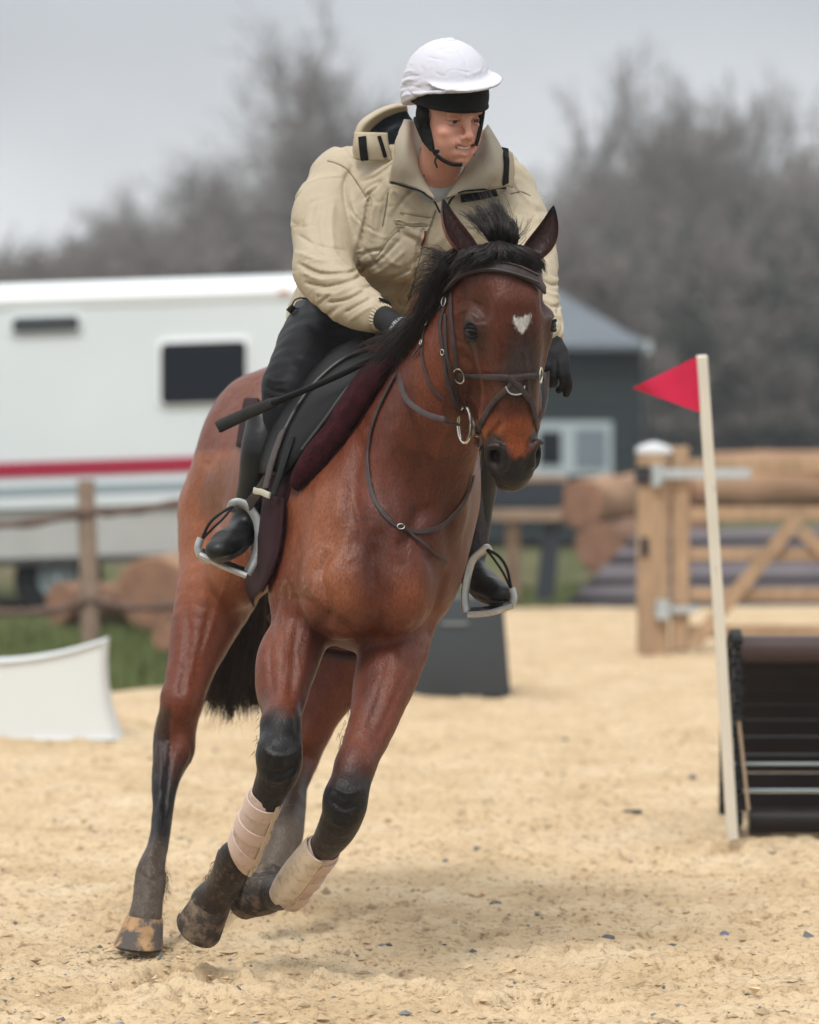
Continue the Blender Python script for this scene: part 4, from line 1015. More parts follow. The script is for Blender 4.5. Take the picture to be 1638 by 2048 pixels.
def hair_lock(guides, count, r_, spread, m=12, seed=0, wob=.006, clump=14):
    """guides: list of pixel+depth polylines side by side; hairs are interpolated between neighbours"""
    g = np.random.default_rng(seed); G = []
    for q in guides:
        s_ = spline([W(*p) for p in q], 8); t_ = np.linspace(0, len(s_) - 1, m)
        G.append(np.stack([np.interp(t_, np.arange(len(s_)), s_[:, k]) for k in range(3)], 1))
    G = np.array(G); pos = g.uniform(0, len(G) - 1.001, count)
    cl = np.round(pos * clump) / clump; tt = np.linspace(0, 1, m)[None, :, None]
    i = np.floor(pos).astype(int); f = (pos - i)[:, None, None]
    A_ = G[i] * (1 - f) + G[i + 1] * f
    i2 = np.clip(np.floor(cl).astype(int), 0, len(G) - 2); f2 = (cl - i2)[:, None, None]
    B_ = G[i2] * (1 - f2) + G[i2 + 1] * f2
    P_ = A_ * (1 - tt * .7) + B_ * tt * .7
    rc = np.random.default_rng(seed + 5); off = rc.normal(0, 1, (int(clump * len(G)) + 2, 3))[np.round(pos * clump).astype(int)]
    P_ = P_ + off[:, None, :] * spread * 1.1 * (.25 + tt) + g.normal(0, 1, (count, 1, 3)) * spread * (.35 + .45 * tt)
    ph = g.uniform(0, 6.28, (count, 1, 3)); fr = g.uniform(1.5, 5, (count, 1, 3))
    P_ = P_ + np.sin(tt * fr + ph) * wob * tt
    ln = g.uniform(.62, 1.0, count)[:, None, None]             # hairs of unequal length
    base_t = tt * ln * (m - 1)
    k0 = np.clip(np.floor(base_t).astype(int), 0, m - 2)[..., 0]; fk = base_t - k0[..., None]
    ar = np.arange(count)[:, None]
    P_ = P_[ar, k0] * (1 - fk) + P_[ar, k0 + 1] * fk
    return strands(P_, r_ * g.uniform(.6, 1.3, count))
hair_m = mat('black_hair', attr=True, rough=.45, spec=.2, noise=[(25, .3, 2)])

def join_np(L_):
    vs, fs, cs, o_ = [], [], [], 0
    for v, f, c in L_: vs.append(v); fs.append(f + o_); cs.append(c); o_ += len(v)
    return np.vstack(vs), np.vstack(fs), np.concatenate(cs)
def hair(name, L_, ca, cb, m):
    v, f, c = join_np(L_); c = (c ** 2)[:, None]; return link(name, mesh_np(v, f, np.array(ca) * (1 - c) + np.array(cb) * c), m, horse)

# mane on the near side of the neck, blown back
crest = [(940, 500, 9.12), (905, 545, 9.18), (880, 600, 9.27), (850, 650, 9.38), (820, 690, 9.50), (790, 715, 9.62)]
mg = [
 [(935, 498, 9.06), (905, 500, 9.02), (880, 530, 9.04), (850, 590, 9.12), (838, 640, 9.2)],
 [(920, 530, 9.10), (890, 540, 9.03), (862, 590, 9.10), (835, 660, 9.2), (822, 720, 9.25)],
 [(905, 555, 9.14), (875, 575, 9.06), (848, 640, 9.14), (828, 710, 9.22), (815, 775, 9.26)],
 [(890, 590, 9.18), (862, 615, 9.10), (838, 680, 9.17), (822, 750, 9.24), (812, 812, 9.30)],
 [(870, 620, 9.26), (842, 650, 9.17), (820, 705, 9.23), (808, 760, 9.30), (800, 815, 9.34)],
 [(848, 655, 9.36), (822, 680, 9.28), (800, 715, 9.32), (788, 750, 9.38), (776, 780, 9.44)],
 [(825, 680, 9.46), (795, 690, 9.38), (770, 705, 9.40), (755, 725, 9.46), (742, 742, 9.5)]]
mg2 = [[(900, 560, 9.14), (862, 600, 9.08), (826, 660, 9.16), (800, 705, 9.22), (784, 745, 9.26)], [(880, 590, 9.22), (845, 630, 9.14), (805, 685, 9.2), (776, 725, 9.26), (758, 755, 9.3)],
 [(860, 630, 9.3), (822, 660, 9.2), (782, 705, 9.26), (757, 730, 9.3), (738, 750, 9.34)], [(840, 660, 9.4), (800, 672, 9.3), (765, 690, 9.3), (740, 708, 9.36), (722, 724, 9.4)]]
L_ = [hair_lock(mg, 2600, .0013, .004, seed=1), hair_lock(mg2, 360, .0010, .012, seed=4, wob=.02), hair_lock(mg, 700, .0010, .011, seed=2, wob=.015),
      hair_lock([[(915, 520, 9.12), (885, 500, 9.12), (862, 490, 9.16), (845, 500, 9.2)], [(900, 550, 9.15), (870, 540, 9.14), (845, 548, 9.18), (826, 575, 9.22)], [(880, 590, 9.22), (850, 590, 9.2), (825, 612, 9.24), (808, 650, 9.28)]], 260, .0009, .009, seed=3, wob=.012)]
hair('mane', L_, (.009, .0075, .007), (.045, .028, .022), hair_m)
# forelock: spread sideways over the brow and blown up between the ears
fg1 = [[(925, 500, 9.02), (918, 512, 8.985), (910, 528, 8.98), (902, 545, 8.99)], [(960, 492, 9.01), (940, 500, 8.96), (920, 520, 8.955), (908, 542, 8.97)], [(980, 487, 9.0), (960, 498, 8.945), (936, 512, 8.935), (916, 532, 8.95)],
       [(992, 484, 9.0), (985, 502, 8.93), (968, 514, 8.925), (945, 526, 8.935)], [(1000, 484, 9.0), (1005, 502, 8.935), (1010, 514, 8.93), (1018, 526, 8.935)],
       [(1010, 486, 9.0), (1030, 500, 8.95), (1045, 514, 8.95), (1054, 534, 8.955)], [(1025, 490, 9.02), (1050, 500, 8.985), (1070, 518, 8.98), (1080, 545, 8.985)], [(1050, 500, 9.05), (1070, 508, 9.02), (1084, 524, 9.02), (1090, 545, 9.02)]]
fg2 = [[(985, 490, 9.02), (968, 462, 8.99), (945, 440, 9.02), (920, 425, 9.06)], [(992, 490, 9.02), (982, 460, 8.99), (968, 436, 9.02), (955, 420, 9.06)], [(1000, 490, 9.02), (994, 455, 8.99), (985, 425, 9.02), (972, 398, 9.07)],
       [(1008, 490, 9.02), (1008, 455, 8.99), (1000, 425, 9.03), (986, 392, 9.08)], [(1016, 492, 9.02), (1022, 465, 8.99), (1018, 440, 9.03), (1006, 412, 9.08)], [(1030, 495, 9.03), (1036, 478, 9.01), (1036, 462, 9.03), (1030, 448, 9.05)]]
fg3 = [[(985, 490, 9.02), (955, 468, 9.0), (930, 450, 9.04), (908, 440, 9.08)], [(1000, 485, 9.02), (985, 440, 9.0), (965, 410, 9.04), (940, 390, 9.08)], [(1010, 488, 9.02), (1012, 440, 9.0), (1000, 408, 9.04), (985, 375, 9.1)], [(1030, 490, 9.02), (1045, 470, 9.0), (1050, 460, 9.04), (1052, 450, 9.06)]]
hair('forelock', [hair_lock(fg1, 2000, .0012, .0035, seed=11, clump=7), hair_lock(fg2, 800, .0011, .0045, seed=12, clump=3), hair_lock(fg3, 160, .0008, .009, seed=13, wob=.02)], (.010, .009, .009), (.07, .055, .05), hair_m)
# tail
tg = [[(485, 1100, 10.85), (462, 1190, 10.95), (440, 1280, 11.0), (418, 1350, 11.02), (404, 1402, 11.05)],
      [(495, 1090, 10.85), (480, 1190, 10.98), (462, 1290, 11.05), (445, 1370, 11.08), (432, 1425, 11.1)],
      [(505, 1090, 10.85), (500, 1190, 10.98), (486, 1290, 11.05), (470, 1370, 11.08), (462, 1436, 11.1)],
      [(515, 1090, 10.85), (518, 1190, 10.98), (508, 1290, 11.05), (494, 1370, 11.08), (492, 1430, 11.1)],
      [(525, 1090, 10.85), (535, 1190, 10.95), (528, 1290, 11.02), (515, 1360, 11.04), (520, 1418, 11.05)]]
hair('tail', [hair_lock(tg, 3200, .0017, .011, seed=21, clump=7, wob=.01), hair_lock(tg, 500, .0012, .02, seed=22, wob=.03)], (.010, .007, .006), (.075, .045, .028), hair_m)
# short feathery hair at the back of the near forelegs, fetlocks and hocks
fl_ = []
for guides, cnt, ln in (([(575, 1420, 9.33), (530, 1480, 9.28), (515, 1530, 9.24)], 0, 0), ([(528, 1330, 9.42), (530, 1400, 9.34), (528, 1450, 9.28), (516, 1500, 9.22)], 90, (-.010, .012, -.014)),
                        ([(700, 1400, 9.36), (688, 1480, 9.30), (675, 1540, 9.24)], 60, (-.010, .012, -.014)), ([(445, 1705, 9.38), (430, 1745, 9.42), (420, 1760, 9.44)], 320, (-.012, .004, -.014)),
                        ([(490, 1740, 9.38), (480, 1780, 9.40), (470, 1810, 9.42)], 240, (.008, -.002, -.012)), ([(325, 1430, 10.36), (304, 1480, 10.36), (302, 1530, 10.34), (310, 1570, 10.3)], 0, (-.007, .004, -.014)),
                        ([(392, 1480, 10.28), (385, 1530, 10.26), (362, 1570, 10.24)], 0, (.005, 0, -.012)), ([(283, 1740, 10.05), (278, 1775, 10.04)], 120, (-.006, .0, -.012)),
                        ([(330, 1740, 10.03), (325, 1790, 9.99)], 100, (.005, .0, -.012))):
    if not cnt: continue
    s_ = spline([W(*p) for p in guides], 10); k_ = rng.integers(0, len(s_), cnt); b_ = s_[k_] + rng.normal(0, .006, (cnt, 3)); d_ = np.array(ln) * rng.uniform(.15, .75, (cnt, 1)) + rng.normal(0, .005, (cnt, 3))
    tt = np.linspace(0, 1, 5)[None, :, None]; P_ = b_[:, None] + d_[:, None] * tt + np.array((0, 0, -.008)) * tt ** 2
    fl_.append(strands(P_, np.full(cnt, .0008)))
hair('leg_feather', fl_, (.014, .010, .008), (.07, .045, .03), hair_m)
# ears
def ear(base, tip, width, side, face):
    """cupped leaf: base/tip world points, width at widest, opening turned to 'face'"""
    a_ = np.asarray(base); b_ = np.asarray(tip); d_ = nrm(b_ - a_); f_ = nrm(face - d_ * (face @ d_)); l_ = np.cross(d_, f_); L0 = np.linalg.norm(b_ - a_)
    nu, nv = 15, 18; inn, out, cc, co = [], [], [], []
    for j in range(nv):
        t_ = j / (nv - 1); wv = width * (math.sin(math.pi * min(1, .16 + .84 * t_) ** .80) ** .8 if t_ < 1 else 0) * (1 - .18 * t_) + .0012
        if t_ < .12: wv = max(wv, width * .62)
        cpos = a_ + d_ * L0 * t_ + l_ * side * (.016 * math.sin(t_ * 2.9) - .004) - f_ * .010 * math.sin(t_ * math.pi)
        for i in range(nu):
            ph = (i / (nu - 1) * 2 - 1) * 2.15
            x_e = math.sin(ph * .72) * wv * .5 / math.sin(2.15 * .72) * 1.0; y_e = (1 - math.cos(ph)) * .5 * wv * .46
            for lst, dd in ((out, -.0022), (inn, .0022)):
                lst.append(cpos + l_ * x_e + f_ * (y_e + dd))
            rim = abs(ph) / 2.15
            tipd = ss(.72, .92, np.array(t_ + rim * .10 - .02))
            cc.append(np.array((.028, .010, .008)) * (1 - tipd) + np.array((.008, .007, .007)) * tipd + np.array((.03, .01, .006)) * (rim > .8))
            co.append(np.array((.15, .046, .026)) * (1 - tipd) + np.array((.012, .010, .010)) * tipd)
    n = nu * nv; Fc = []
    for j in range(nv - 1):
        for i in range(nu - 1):
            q = j * nu + i; Fc.append((q, q + 1, q + nu + 1, q + nu)); Fc.append((n + q, n + q + nu, n + q + nu + 1, n + q + 1))
        for i, s_ in ((0, 1), (nu - 1, -1)):
            q = j * nu + i; Fc.append((q, q + nu, n + q + nu, n + q)[::s_])
    me_ = mesh_np(np.array(out + inn), np.array(Fc), np.array(co + cc)); me_.validate(); return link('ear', me_, coat_m, horse)
ear(W(932, 515, 9.05), W(885, 398, 9.06), .072, -1, nrm((.62, -.72, .25)))
ear(W(1066, 518, 9.09), W(1108, 411, 9.09), .068, 1, nrm((-.25, -.95, .2)))
# eyes
def ball(c_, r_, name, m, par, col=None, n=20):
    V_, F_ = [], []
    mb = MB(); mb.rings([[np.asarray(c_) + r_ * np.array((math.sin(t_) * math.cos(a_), math.sin(t_) * math.sin(a_), math.cos(t_))) for a_ in np.linspace(0, 2 * math.pi, n, endpoint=False)] for t_ in np.linspace(.02, math.pi - .02, n // 2 + 2)])
    return mb.build(name, m, par)
eye_m = mat('horse_eye', (.004, .003, .003), rough=.12, spec=.45)
for s_ in (-1, 1): ball(hp(s_ * .093, .018, .001), .0222, 'eye', eye_m, horse)
for s_ in (-1, 1):      # eyelids
    mb = MB(); cc_ = hp(s_ * .093, .018, .001)
    for sg, wdt in ((1, .0042), (-1, .003)):
        pts = []
        for q in np.linspace(-1.25, 1.25, 13):
            dvec = hf * math.cos(q) * .62 + hu * s_ * .72 + hf * 0; side = nrm(np.cross(ha, nrm(hu * s_ + hf * .55)))
            fwd_ = nrm(hu * s_ * .80 + hf * .60)
            lat_ = np.cross(ha, fwd_)
            pts.append(cc_ + .0222 * (fwd_ * math.cos(q) + lat_ * math.sin(q)) * math.sqrt(1 - (.52 * math.cos(q)) ** 2) + ha * sg * .0125 * math.cos(q))
        mb.tube(pts, wdt, 8)
    mb.build('eyelid', mat('eyelid_skin', (.010, .0075, .007), rough=.7, spec=.1), horse)
# hooves
hoof_m = mat('hoof_horn', (.055, .045, .038), rough=.75, noise=[(30, .25, 4)], bump=[(60, .002, 4)], mud=((.20, .15, .105), 30, .45, .65))
hoofp_m = mat('pale_hoof_horn', (.36, .22, .11), rough=.65, noise=[(25, .3, 4)], bump=[(60, .002, 4)], mud=((.085, .07, .06), 14, .44, .54))
def hoof(top, sole, toe, r0, r1, m, label=None, flat=False):
    """truncated slanting cone: coronet centre, centre of the ground face, toe direction"""
    top = np.asarray(top); sole = np.asarray(sole); d_ = nrm(top - sole); t_ = nrm(toe - d_ * (toe @ d_)); l_ = np.cross(d_, t_); Rg = []
    if flat: d_ = np.array((.09, 0, 1.0)); d_ = nrm(d_); t_ = nrm(toe - d_ * (toe @ d_)); l_ = np.cross(d_, t_)
    for f, k_ in ((0, .80), (0, .97), (.03, 1.0), (.3, .95), (.6, .89), (.88, .84), (.97, .86), (1.06, .74)):
        c_ = sole + (top - sole) * f + t_ * r1 * .30 * (1 - f); r_ = (r1 + (r0 - r1) * f) * (k_ / (1 - .14 * f) if f < .9 else k_)
        Rg.append([c_ + (t_ * math.cos(a_) * (1.10 if math.cos(a_) > 0 else .78) + l_ * math.sin(a_)) * r_ * (1 + .012 * math.sin(7 * a_ + 9 * f)) for a_ in np.linspace(0, 2 * math.pi, 26, endpoint=False)])
    mb = MB(); mb.rings(Rg); o_ = mb.build('hoof', m, horse); 
    if label: o_['label'] = label
    mb = MB(); c_ = sole + t_ * r1 * .30 - d_ * .003; pts = [c_ + (t_ * math.cos(a_) * 1.05 + l_ * math.sin(a_)) * r1 * .86 for a_ in np.linspace(-2.35, 2.35, 22)]
    mb.tube(pts, .0055, 6, up=d_, flat=.5); mb.build('shoe', iron_m, o_)
hoof(W(292, 1828, 9.96), W(283, 1893, 9.92), nrm((-.35, -1, -.1)), .050, .066, hoofp_m, 'muddy hoof with pale cream horn at the toe, on the sand', True)
hoof(W(428, 1792, 9.44), W(392, 1842, 9.50), nrm((.45, -.8, -.65)), .052, .062, hoof_m)
hoof(W(548, 1784, 9.52), W(502, 1768, 9.60), nrm((.2, -.6, -.8)), .055, .066, hoof_m)
hoof(W(548, 1738, 10.2), W(528, 1795, 10.16), nrm((-.3, -1, -.2)), .046, .055, hoof_m)
# ================================================================== RIDER
rider = thing('person', (W(700, 1100, 10.0)[0], 10.0, 0), 'man in a tan jacket and white helmet crouched forward in the saddle, smiling', 'person')
def patch(rows, th=.004, n=6):
    """smooth sheet through a grid of (px, py, Y) points, given thickness"""
    G = np.array([[W(*p) for p in r_] for r_ in rows]); A_ = np.array([spline(r_, n) for r_ in G]); B_ = np.array([spline(A_[:, j], n) for j in range(A_.shape[1])]).transpose(1, 0, 2)
    a, b = B_.shape[:2]; du = np.gradient(B_, axis=0); dv = np.gradient(B_, axis=1); N_ = np.cross(du, dv); N_ /= np.linalg.norm(N_, axis=2, keepdims=True) + 1e-9
    T_ = B_.reshape(-1, 3) + N_.reshape(-1, 3) * th / 2; U_ = B_.reshape(-1, 3) - N_.reshape(-1, 3) * th / 2; Fc = []; n0 = a * b
    for i in range(a - 1):
        for j in range(b - 1):
            q = i * b + j; Fc.append((q, q + 1, q + b + 1, q + b)); Fc.append((n0 + q, n0 + q + b, n0 + q + b + 1, n0 + q + 1))
    per = [j for j in range(b)] + [i * b + b - 1 for i in range(1, a)] + [(a - 1) * b + j for j in range(b - 2, -1, -1)] + [i * b for i in range(a - 2, 0, -1)]
    for i in range(len(per)):
        p, q = per[i], per[(i + 1) % len(per)]; Fc.append((q, p, n0 + p, n0 + q))
    return np.vstack([T_, U_]), np.array(Fc)
def wrinkle(V_, scale, amp, seed, st=(1, 1, 1)):
    N_ = None; P_ = V_ * np.array(st)
    w1 = vnoise(P_, scale, seed); w2 = vnoise(P_ + w1[:, None] * scale * .8, scale * .5, seed + 1)
    return (1 - np.abs(w1) * 2) * amp + w2 * amp * .4
# ---- head
yw, pt_, rl = R(31), R(17), R(-5)
rf_ = np.array((math.sin(yw) * math.cos(pt_), -math.cos(yw) * math.cos(pt_), -math.sin(pt_)))
rl_ = np.array((math.cos(yw), math.sin(yw), 0)); ru_ = np.cross(rl_, rf_); ru_ = nrm(ru_ if ru_[2] > 0 else -ru_)
a_, b_ = rl_.copy(), ru_.copy(); rl_ = a_ * math.cos(rl) - b_ * math.sin(rl); ru_ = b_ * math.cos(rl) + a_ * math.sin(rl)
RO = W(897, 226, 9.52)
def rp(x, y, z): return RO + x * rl_ + y * rf_ + z * ru_
RM = [rl_, rf_, ru_]
f0 = RO - .20; f1 = RO + .20
HF_ = Field(np.arange(f0[0] + .06, f1[0] - .06, .0019), np.arange(f0[1] + .05, f1[1] + .04, .0021), np.arange(f0[2] - .03, f1[2] - .02, .0019))
def re(x, y, z, a, b, c, k=.01, sub=False): HF_.ell(rp(x, y, z), (a, b, c), k, RM, sub)
def rc_(pts, rad, k=.008, sub=False, n=4): HF_.chain([rp(*p) for p in pts], rad, k, None, 1.0, n, sub)
re(0, -.022, .045, .076, .095, .088)
re(0, .030, -.022, .060, .056, .088, .03)
re(0, .050, -.068, .040, .035, .045, .02)
for s_ in (-1, 1):
    rc_([(s_ * .058, -.012, -.035), (s_ * .052, .005, -.072), (s_ * .028, .052, -.097), (0, .070, -.104)], [.018, .016, .014, .013], .02)
    re(s_ * .042, .066, -.032, .021, .020, .016, .016)
    re(s_ * .030, .080, .020, .024, .012, .009, .012)
    re(s_ * .033, .060, -.055, .018, .022, .022, .02)
    re(s_ * .076, -.010, -.008, .007, .018, .030, .006)
re(0, .082, -.102, .017, .013, .012, .014)
re(0, .085, .012, .02, .010, .02, .015)
rc_([(0, .086, .006), (0, .098, -.014), (0, .108, -.032)], [.0075, .0080, .0098], .012)
re(0, .110, -.036, .0095, .0105, .009, .006)
for s_ in (-1, 1):
    re(s_ * .0112, .099, -.040, .0066, .0095, .0065, .005)
    re(s_ * .0075, .107, -.0475, .0035, .0045, .004, .003, True)
    re(s_ * .031, .094, -.002, .0175, .014, .0105, .008, True)
    rc_([(s_ * .022, .094, -.044), (s_ * .032, .085, -.050), (s_ * .040, .074, -.060)], [.0008, .0012, .0008], .005, True)
re(0, .086, -.058, .034, .014, .014, .016)
for s_ in (-1, 1): re(s_ * .034, .0655, -.058, .0165, .0165, .022, .018); re(s_ * .024, .070, -.082, .015, .014, .016, .016)
re(0, .085, -.083, .027, .012, .010, .012)
HF_.chain([rp(-.028, .081, -.0580), rp(-.015, .098, -.0680), rp(0, .101, -.0725), rp(.015, .098, -.0680), rp(.028, .081, -.0580)], [.0030, .0078, .0112, .0078, .0030], .003, None, 1, 4, True)
rc_([(-.033, .071, -.0520), (-.018, .0905, -.0590), (-.005, .0985, -.0615), (0, .0985, -.0625), (.005, .0985, -.0615), (.018, .0905, -.0590), (.033, .071, -.0520)], [.0020, .0030, .0036, .0034, .0036, .0030, .0020], .003)
rc_([(-.033, .071, -.0535), (-.019, .0885, -.0785), (0, .0945, -.0885), (.019, .0885, -.0785), (.033, .071, -.0535)], [.0020, .0038, .0046, .0038, .0020], .003)
for s_ in (-1, 1):       # eyelids, half closed in a squint
    rc_([(s_ * .0175, .076, -.003), (s_ * .024, .0840, .0025), (s_ * .032, .0850, .0036), (s_ * .040, .0805, .0015), (s_ * .046, .072, -.003)], [.0020, .0036, .0040, .0036, .0020], .003)
    rc_([(s_ * .0175, .076, -.004), (s_ * .025, .0825, -.0072), (s_ * .033, .0830, -.0080), (s_ * .041, .078, -.0065), (s_ * .046, .072, -.004)], [.0018, .0026, .0028, .0026, .0018], .003)
for s_ in (-1, 1):
    re(s_ * .031, .0705, -.002, .0150, .0150, .0150, .003); re(s_ * .0315, .0875, -.0025, .0155, .013, .0046, .003, True)
HF_.chain([rp(0, -.01, -.06), W(880, 330, 9.60), W(868, 372, 9.69), W(862, 410, 9.80)], [.054, .055, .056, .05], .02)
V, F = HF_.mesh(smooth=2)
Q = (V - RO) @ np.array(RM).T; fx, fy, fz = Q.T
skin = np.tile(np.array((.61, .305, .225)), (len(V), 1))
def sb(c, m): skin[:] = skin * (1 - m[:, None]) + np.asarray(c) * m[:, None]
def sg_(x, y, z, r_): return np.exp(-(((np.abs(fx) - x) ** 2 + (fy - y) ** 2 + (fz - z) ** 2) / r_ ** 2))
sb((.60, .235, .165), sg_(.042, .07, -.035, .028) * .4); sb((.10, .045, .03), (np.abs(np.abs(fx) - .0315) < .0155) * (fy > .06) * np.exp(-((fz - .0026 + 60 * (np.abs(fx) - .0315) ** 2 * 0.25) / .0016) ** 2) * .75); sb((.58, .22, .16), sg_(0, .112, -.036, .014) * .6)
sb((.40, .11, .09), (np.abs(fx) < .031) * (fy > .07) * np.exp(-((fz + .0620 - 9 * fx ** 2) / .0034) ** 2) * .8)
lipz = -.0885 + .030 * (np.abs(fx) / .031) ** 1.6
sb((.45, .13, .105), (np.abs(fx) < .030) * (fy > .07) * np.exp(-((fz - lipz) / .0045) ** 2) * .9); sb((.47, .22, .155), ss(-.06, -.085, fz) * (fy > -.02) * (vnoise(V, .008, 63) * .25 + .30).clip(0, 1)); sb((.58, .20, .15), sg_(.048, .06, -.03, .022) * (vnoise(V, .02, 64) * .2 + .6) * .4)
sb((.06, .015, .012), (np.abs(fx) < .026) * (fy < .0885) * (fy > .06) * np.exp(-((fz + .069) / .005) ** 2))
sb((.30, .16, .085), np.exp(-((fz - .0185 + .004 * np.abs(np.abs(fx) - .03) / .02) / .0045) ** 2) * ss(.012, .018, np.abs(fx)) * (1 - ss(.042, .05, np.abs(fx))) * (fy > .06) * .7)
sb((.30, .13, .09), sg_(.031, .085, -.002, .013) * .45)
sb((.56, .26, .19), ss(-.11, -.15, fz) * .5)
sb((.62, .16, .16), sg_(.078, -.01, -.008, .02) * .8)
sb(np.array((.50, .27, .19)), (vnoise(V, .02, 61) * .5 + .5) * .2)
skin_m = mat('skin', attr=True, rough=.48, spec=.4, sss=.12, noise=[(150, .04, 3)], bump=[(260, .0006, 3)])
link('body', mesh_np(V, F, skin), skin_m, rider)
head_b = bvh_of(V, F)
ey_m = mat('eye_white', (.42, .37, .35), rough=.2); ir_m = mat('iris', (.035, .04, .04), rough=.1)
for s_ in (-1, 1):
    c_ = rp(s_ * .031, .0705, -.002); ball(c_, .0125, 'eye', ey_m, rider)
    mb = MB(); g_ = nrm(rf_ * .97 + rl_ * .22 - ru_ * .02); mb.tube([c_ + g_ * .0106, c_ + g_ * .0128], .0068, 12); mb.build('iris', ir_m, rider)
mb = MB()
for zz_, hh in ((-.0675, .0032),):
    pts = [rp(.0275 * math.sin(q), .066 + .0262 * math.cos(q), zz_ + .0080 * math.sin(q) ** 2) for q in np.linspace(-1.2, 1.2, 17)]
    mb.ribbon(pts, [nrm(p - rp(0, .06, zz_)) for p in pts], .0088, .0024)
mb.build('teeth', mat('teeth', (.78, .73, .65), rough=.3), rider)
# sideburn hair seen between strap and cap
# ---- helmet with white cover
hm_s = Field(np.arange(f0[0], f1[0] + .02, .003), np.arange(f0[1], f1[1] + .02, .003), np.arange(f0[2] - .02, f1[2] + .08, .003))
hm_s.ell(rp(0, -.018, .072), (.105, .128, .114), .01, RM)
hm_s.ell(rp(0, -.050, .030), (.098, .095, .085), .03, RM)
cn = nrm(-ru_ * .93 + rf_ * .42); hm_s.cut(rp(0, .02, .062), nrm(cn - .10 * rl_ * -1), .006)
# peak
pl_ = nrm(rl_ + .12 * ru_); pf_ = nrm(rf_ - .06 * ru_); hm_s.ell(rp(.0, .070, .101), (.098, .085, .0055), .008, [pl_, pf_, np.cross(pl_, pf_)])
hm_s.chain([rp(-.103, .0, .052), rp(-.092, .08, .076), rp(-.05, .132, .087), rp(0, .148, .095), rp(.05, .132, .099), rp(.090, .085, .097), rp(.103, .02, .085)], [.004, .0045, .0045, .0045, .0045, .0045, .004], .006)
V, F = hm_s.mesh(smooth=1)
V = emboss(V, F, [([(870, 76), (905, 90), (928, 118), (936, 150)], 1.6, -.0022), ([(868, 78), (835, 100), (812, 130), (803, 170)], 1.6, -.0015),
    ([(800, 168), (815, 160), (832, 160)], 3, .0025), ([(799, 178), (818, 172), (842, 176)], 2.5, -.0025), ([(800, 195), (820, 188), (842, 190)], 3, .0025), ([(803, 150), (815, 143), (828, 142)], 2.5, .0022), ([(803, 158), (820, 151), (838, 152)], 2, -.0022),
    ([(810, 215), (835, 205), (870, 190), (930, 172)], 3, .002), ([(805, 225), (822, 212), (848, 200)], 3, -.003), ([(930, 150), (950, 146), (965, 140)], 3, .0015)])
N_ = vnorm(V, F)
def crease(P_, sc_, amp, seed, th=.13):
    w_ = vnoise(P_ + vnoise(P_, sc_ * 1.7, seed + 3)[:, None] * sc_ * .5, sc_, seed); m_ = np.clip(vnoise(P_, sc_ * 1.6, seed + 1) * 1.8 + .25, 0, 1)
    return (-np.exp(-(w_ / th) ** 2) + .55 * np.exp(-((w_ - th * 2.2) / (th * 1.4)) ** 2)) * amp * m_
lo_ = 1 - ss(-.02, .06, (V - RO) @ rf_) * .8
V = V + N_ * (crease(V * (1, 1, 2.2), .05, .0022, 72) * lo_ + crease(V * (1, 1, 1.6), .03, .0010, 75))[:, None]
cap_m = mat('white_silk', (.58, .575, .635), rough=.6, sheen=.0, noise=[(8, .03, 3)], bump=[(40, .0010, 3)])
helm = link('helmet', mesh_np(V, F), cap_m, rider); helm['label'] = 'white silk cover over a riding helmet with a short white peak'
helm_b = bvh_of(V, F)
mb = MB(); mb.rings([[rp(0, -.02, .180) + (rl_ * math.cos(a_) + rf_ * math.sin(a_)) * r_ + ru_ * h_ for a_ in np.linspace(0, 6.283, 14, endpoint=False)] for r_, h_ in ((.014, .0), (.014, .006), (.009, .009))]); mb.build('button', cap_m, helm)
bd = Field(np.arange(f0[0], f1[0] + .02, .003), np.arange(f0[1], f1[1] + .02, .003), np.arange(f0[2] - .02, f1[2] + .08, .003))
bd.ell(rp(0, -.006, .050), (.0965, .119, .095), .01, RM)
bd.cut(rp(0, .1, .026), -ru_, .004); bd.cut(rp(0, .1, .105), ru_, .004)
bd.chain([rp(.0945 * math.sin(q), -.008 + .119 * math.cos(q), .0285) for q in np.linspace(-1.75, 1.75, 15)], [.0042] * 15, .004, n=2)
V, F = bd.mesh(smooth=1); link('headband', mesh_np(V, F), mat('black_cloth', (.005, .005, .005), rough=.8, spec=.2, bump=[(300, .0006, 2)]), helm); band_b = bvh_of(V, F)
strap_m = mat('black_webbing', (.006, .006, .006), rough=.7, spec=.2, noise=[(90, .3, 2)], bump=[(200, .0008, 2)])
mb = MB(); A_, B_ = on_surface(head_b, [(846, 214), (846, 240), (852, 265), (862, 288), (868, 300)], .006); mb.ribbon(A_, B_, np.interp(np.linspace(0, 1, len(A_)), [0, .5, 1], [.034, .032, .012]), .005)
A_, B_ = on_surface(head_b, [(828, 222), (838, 250), (850, 280), (866, 298)], .004); mb.ribbon(A_, B_, .012, .004); mb.build('ear_strap', strap_m, helm)
mb = MB(); A_, B_ = on_surface(head_b, [(864, 292), (874, 308), (890, 320), (908, 327), (924, 327)], .004)
mb.ribbon(A_, B_, .010, .003); A_, B_ = on_surface(head_b, [(966, 214), (964, 235), (958, 262), (950, 290)], .004); 
if len(A_) > 3: mb.ribbon(A_, B_, .010, .003)
mb.build('chin_strap', strap_m, helm)
mb = MB(); mb.ribbon([rp(.079, .03, .03), rp(.078, .028, 0), rp(.070, .028, -.045), rp(.045, .055, -.10)], [rl_] * 4, .024, .004); mb.build('ear_strap', strap_m, helm)
mb = MB(); h_ = W(872, 303, 9.43); mb.tube([h_, h_ + (.002, -.008, -.012), h_ + (-.003, -.010, -.026), h_ + (.003, -.010, -.042)], .0028, 6); mb.box(h_ + (0, -.006, 0), (.018, .008, .009), bev=.002); mb.build('strap_end', strap_m, helm)

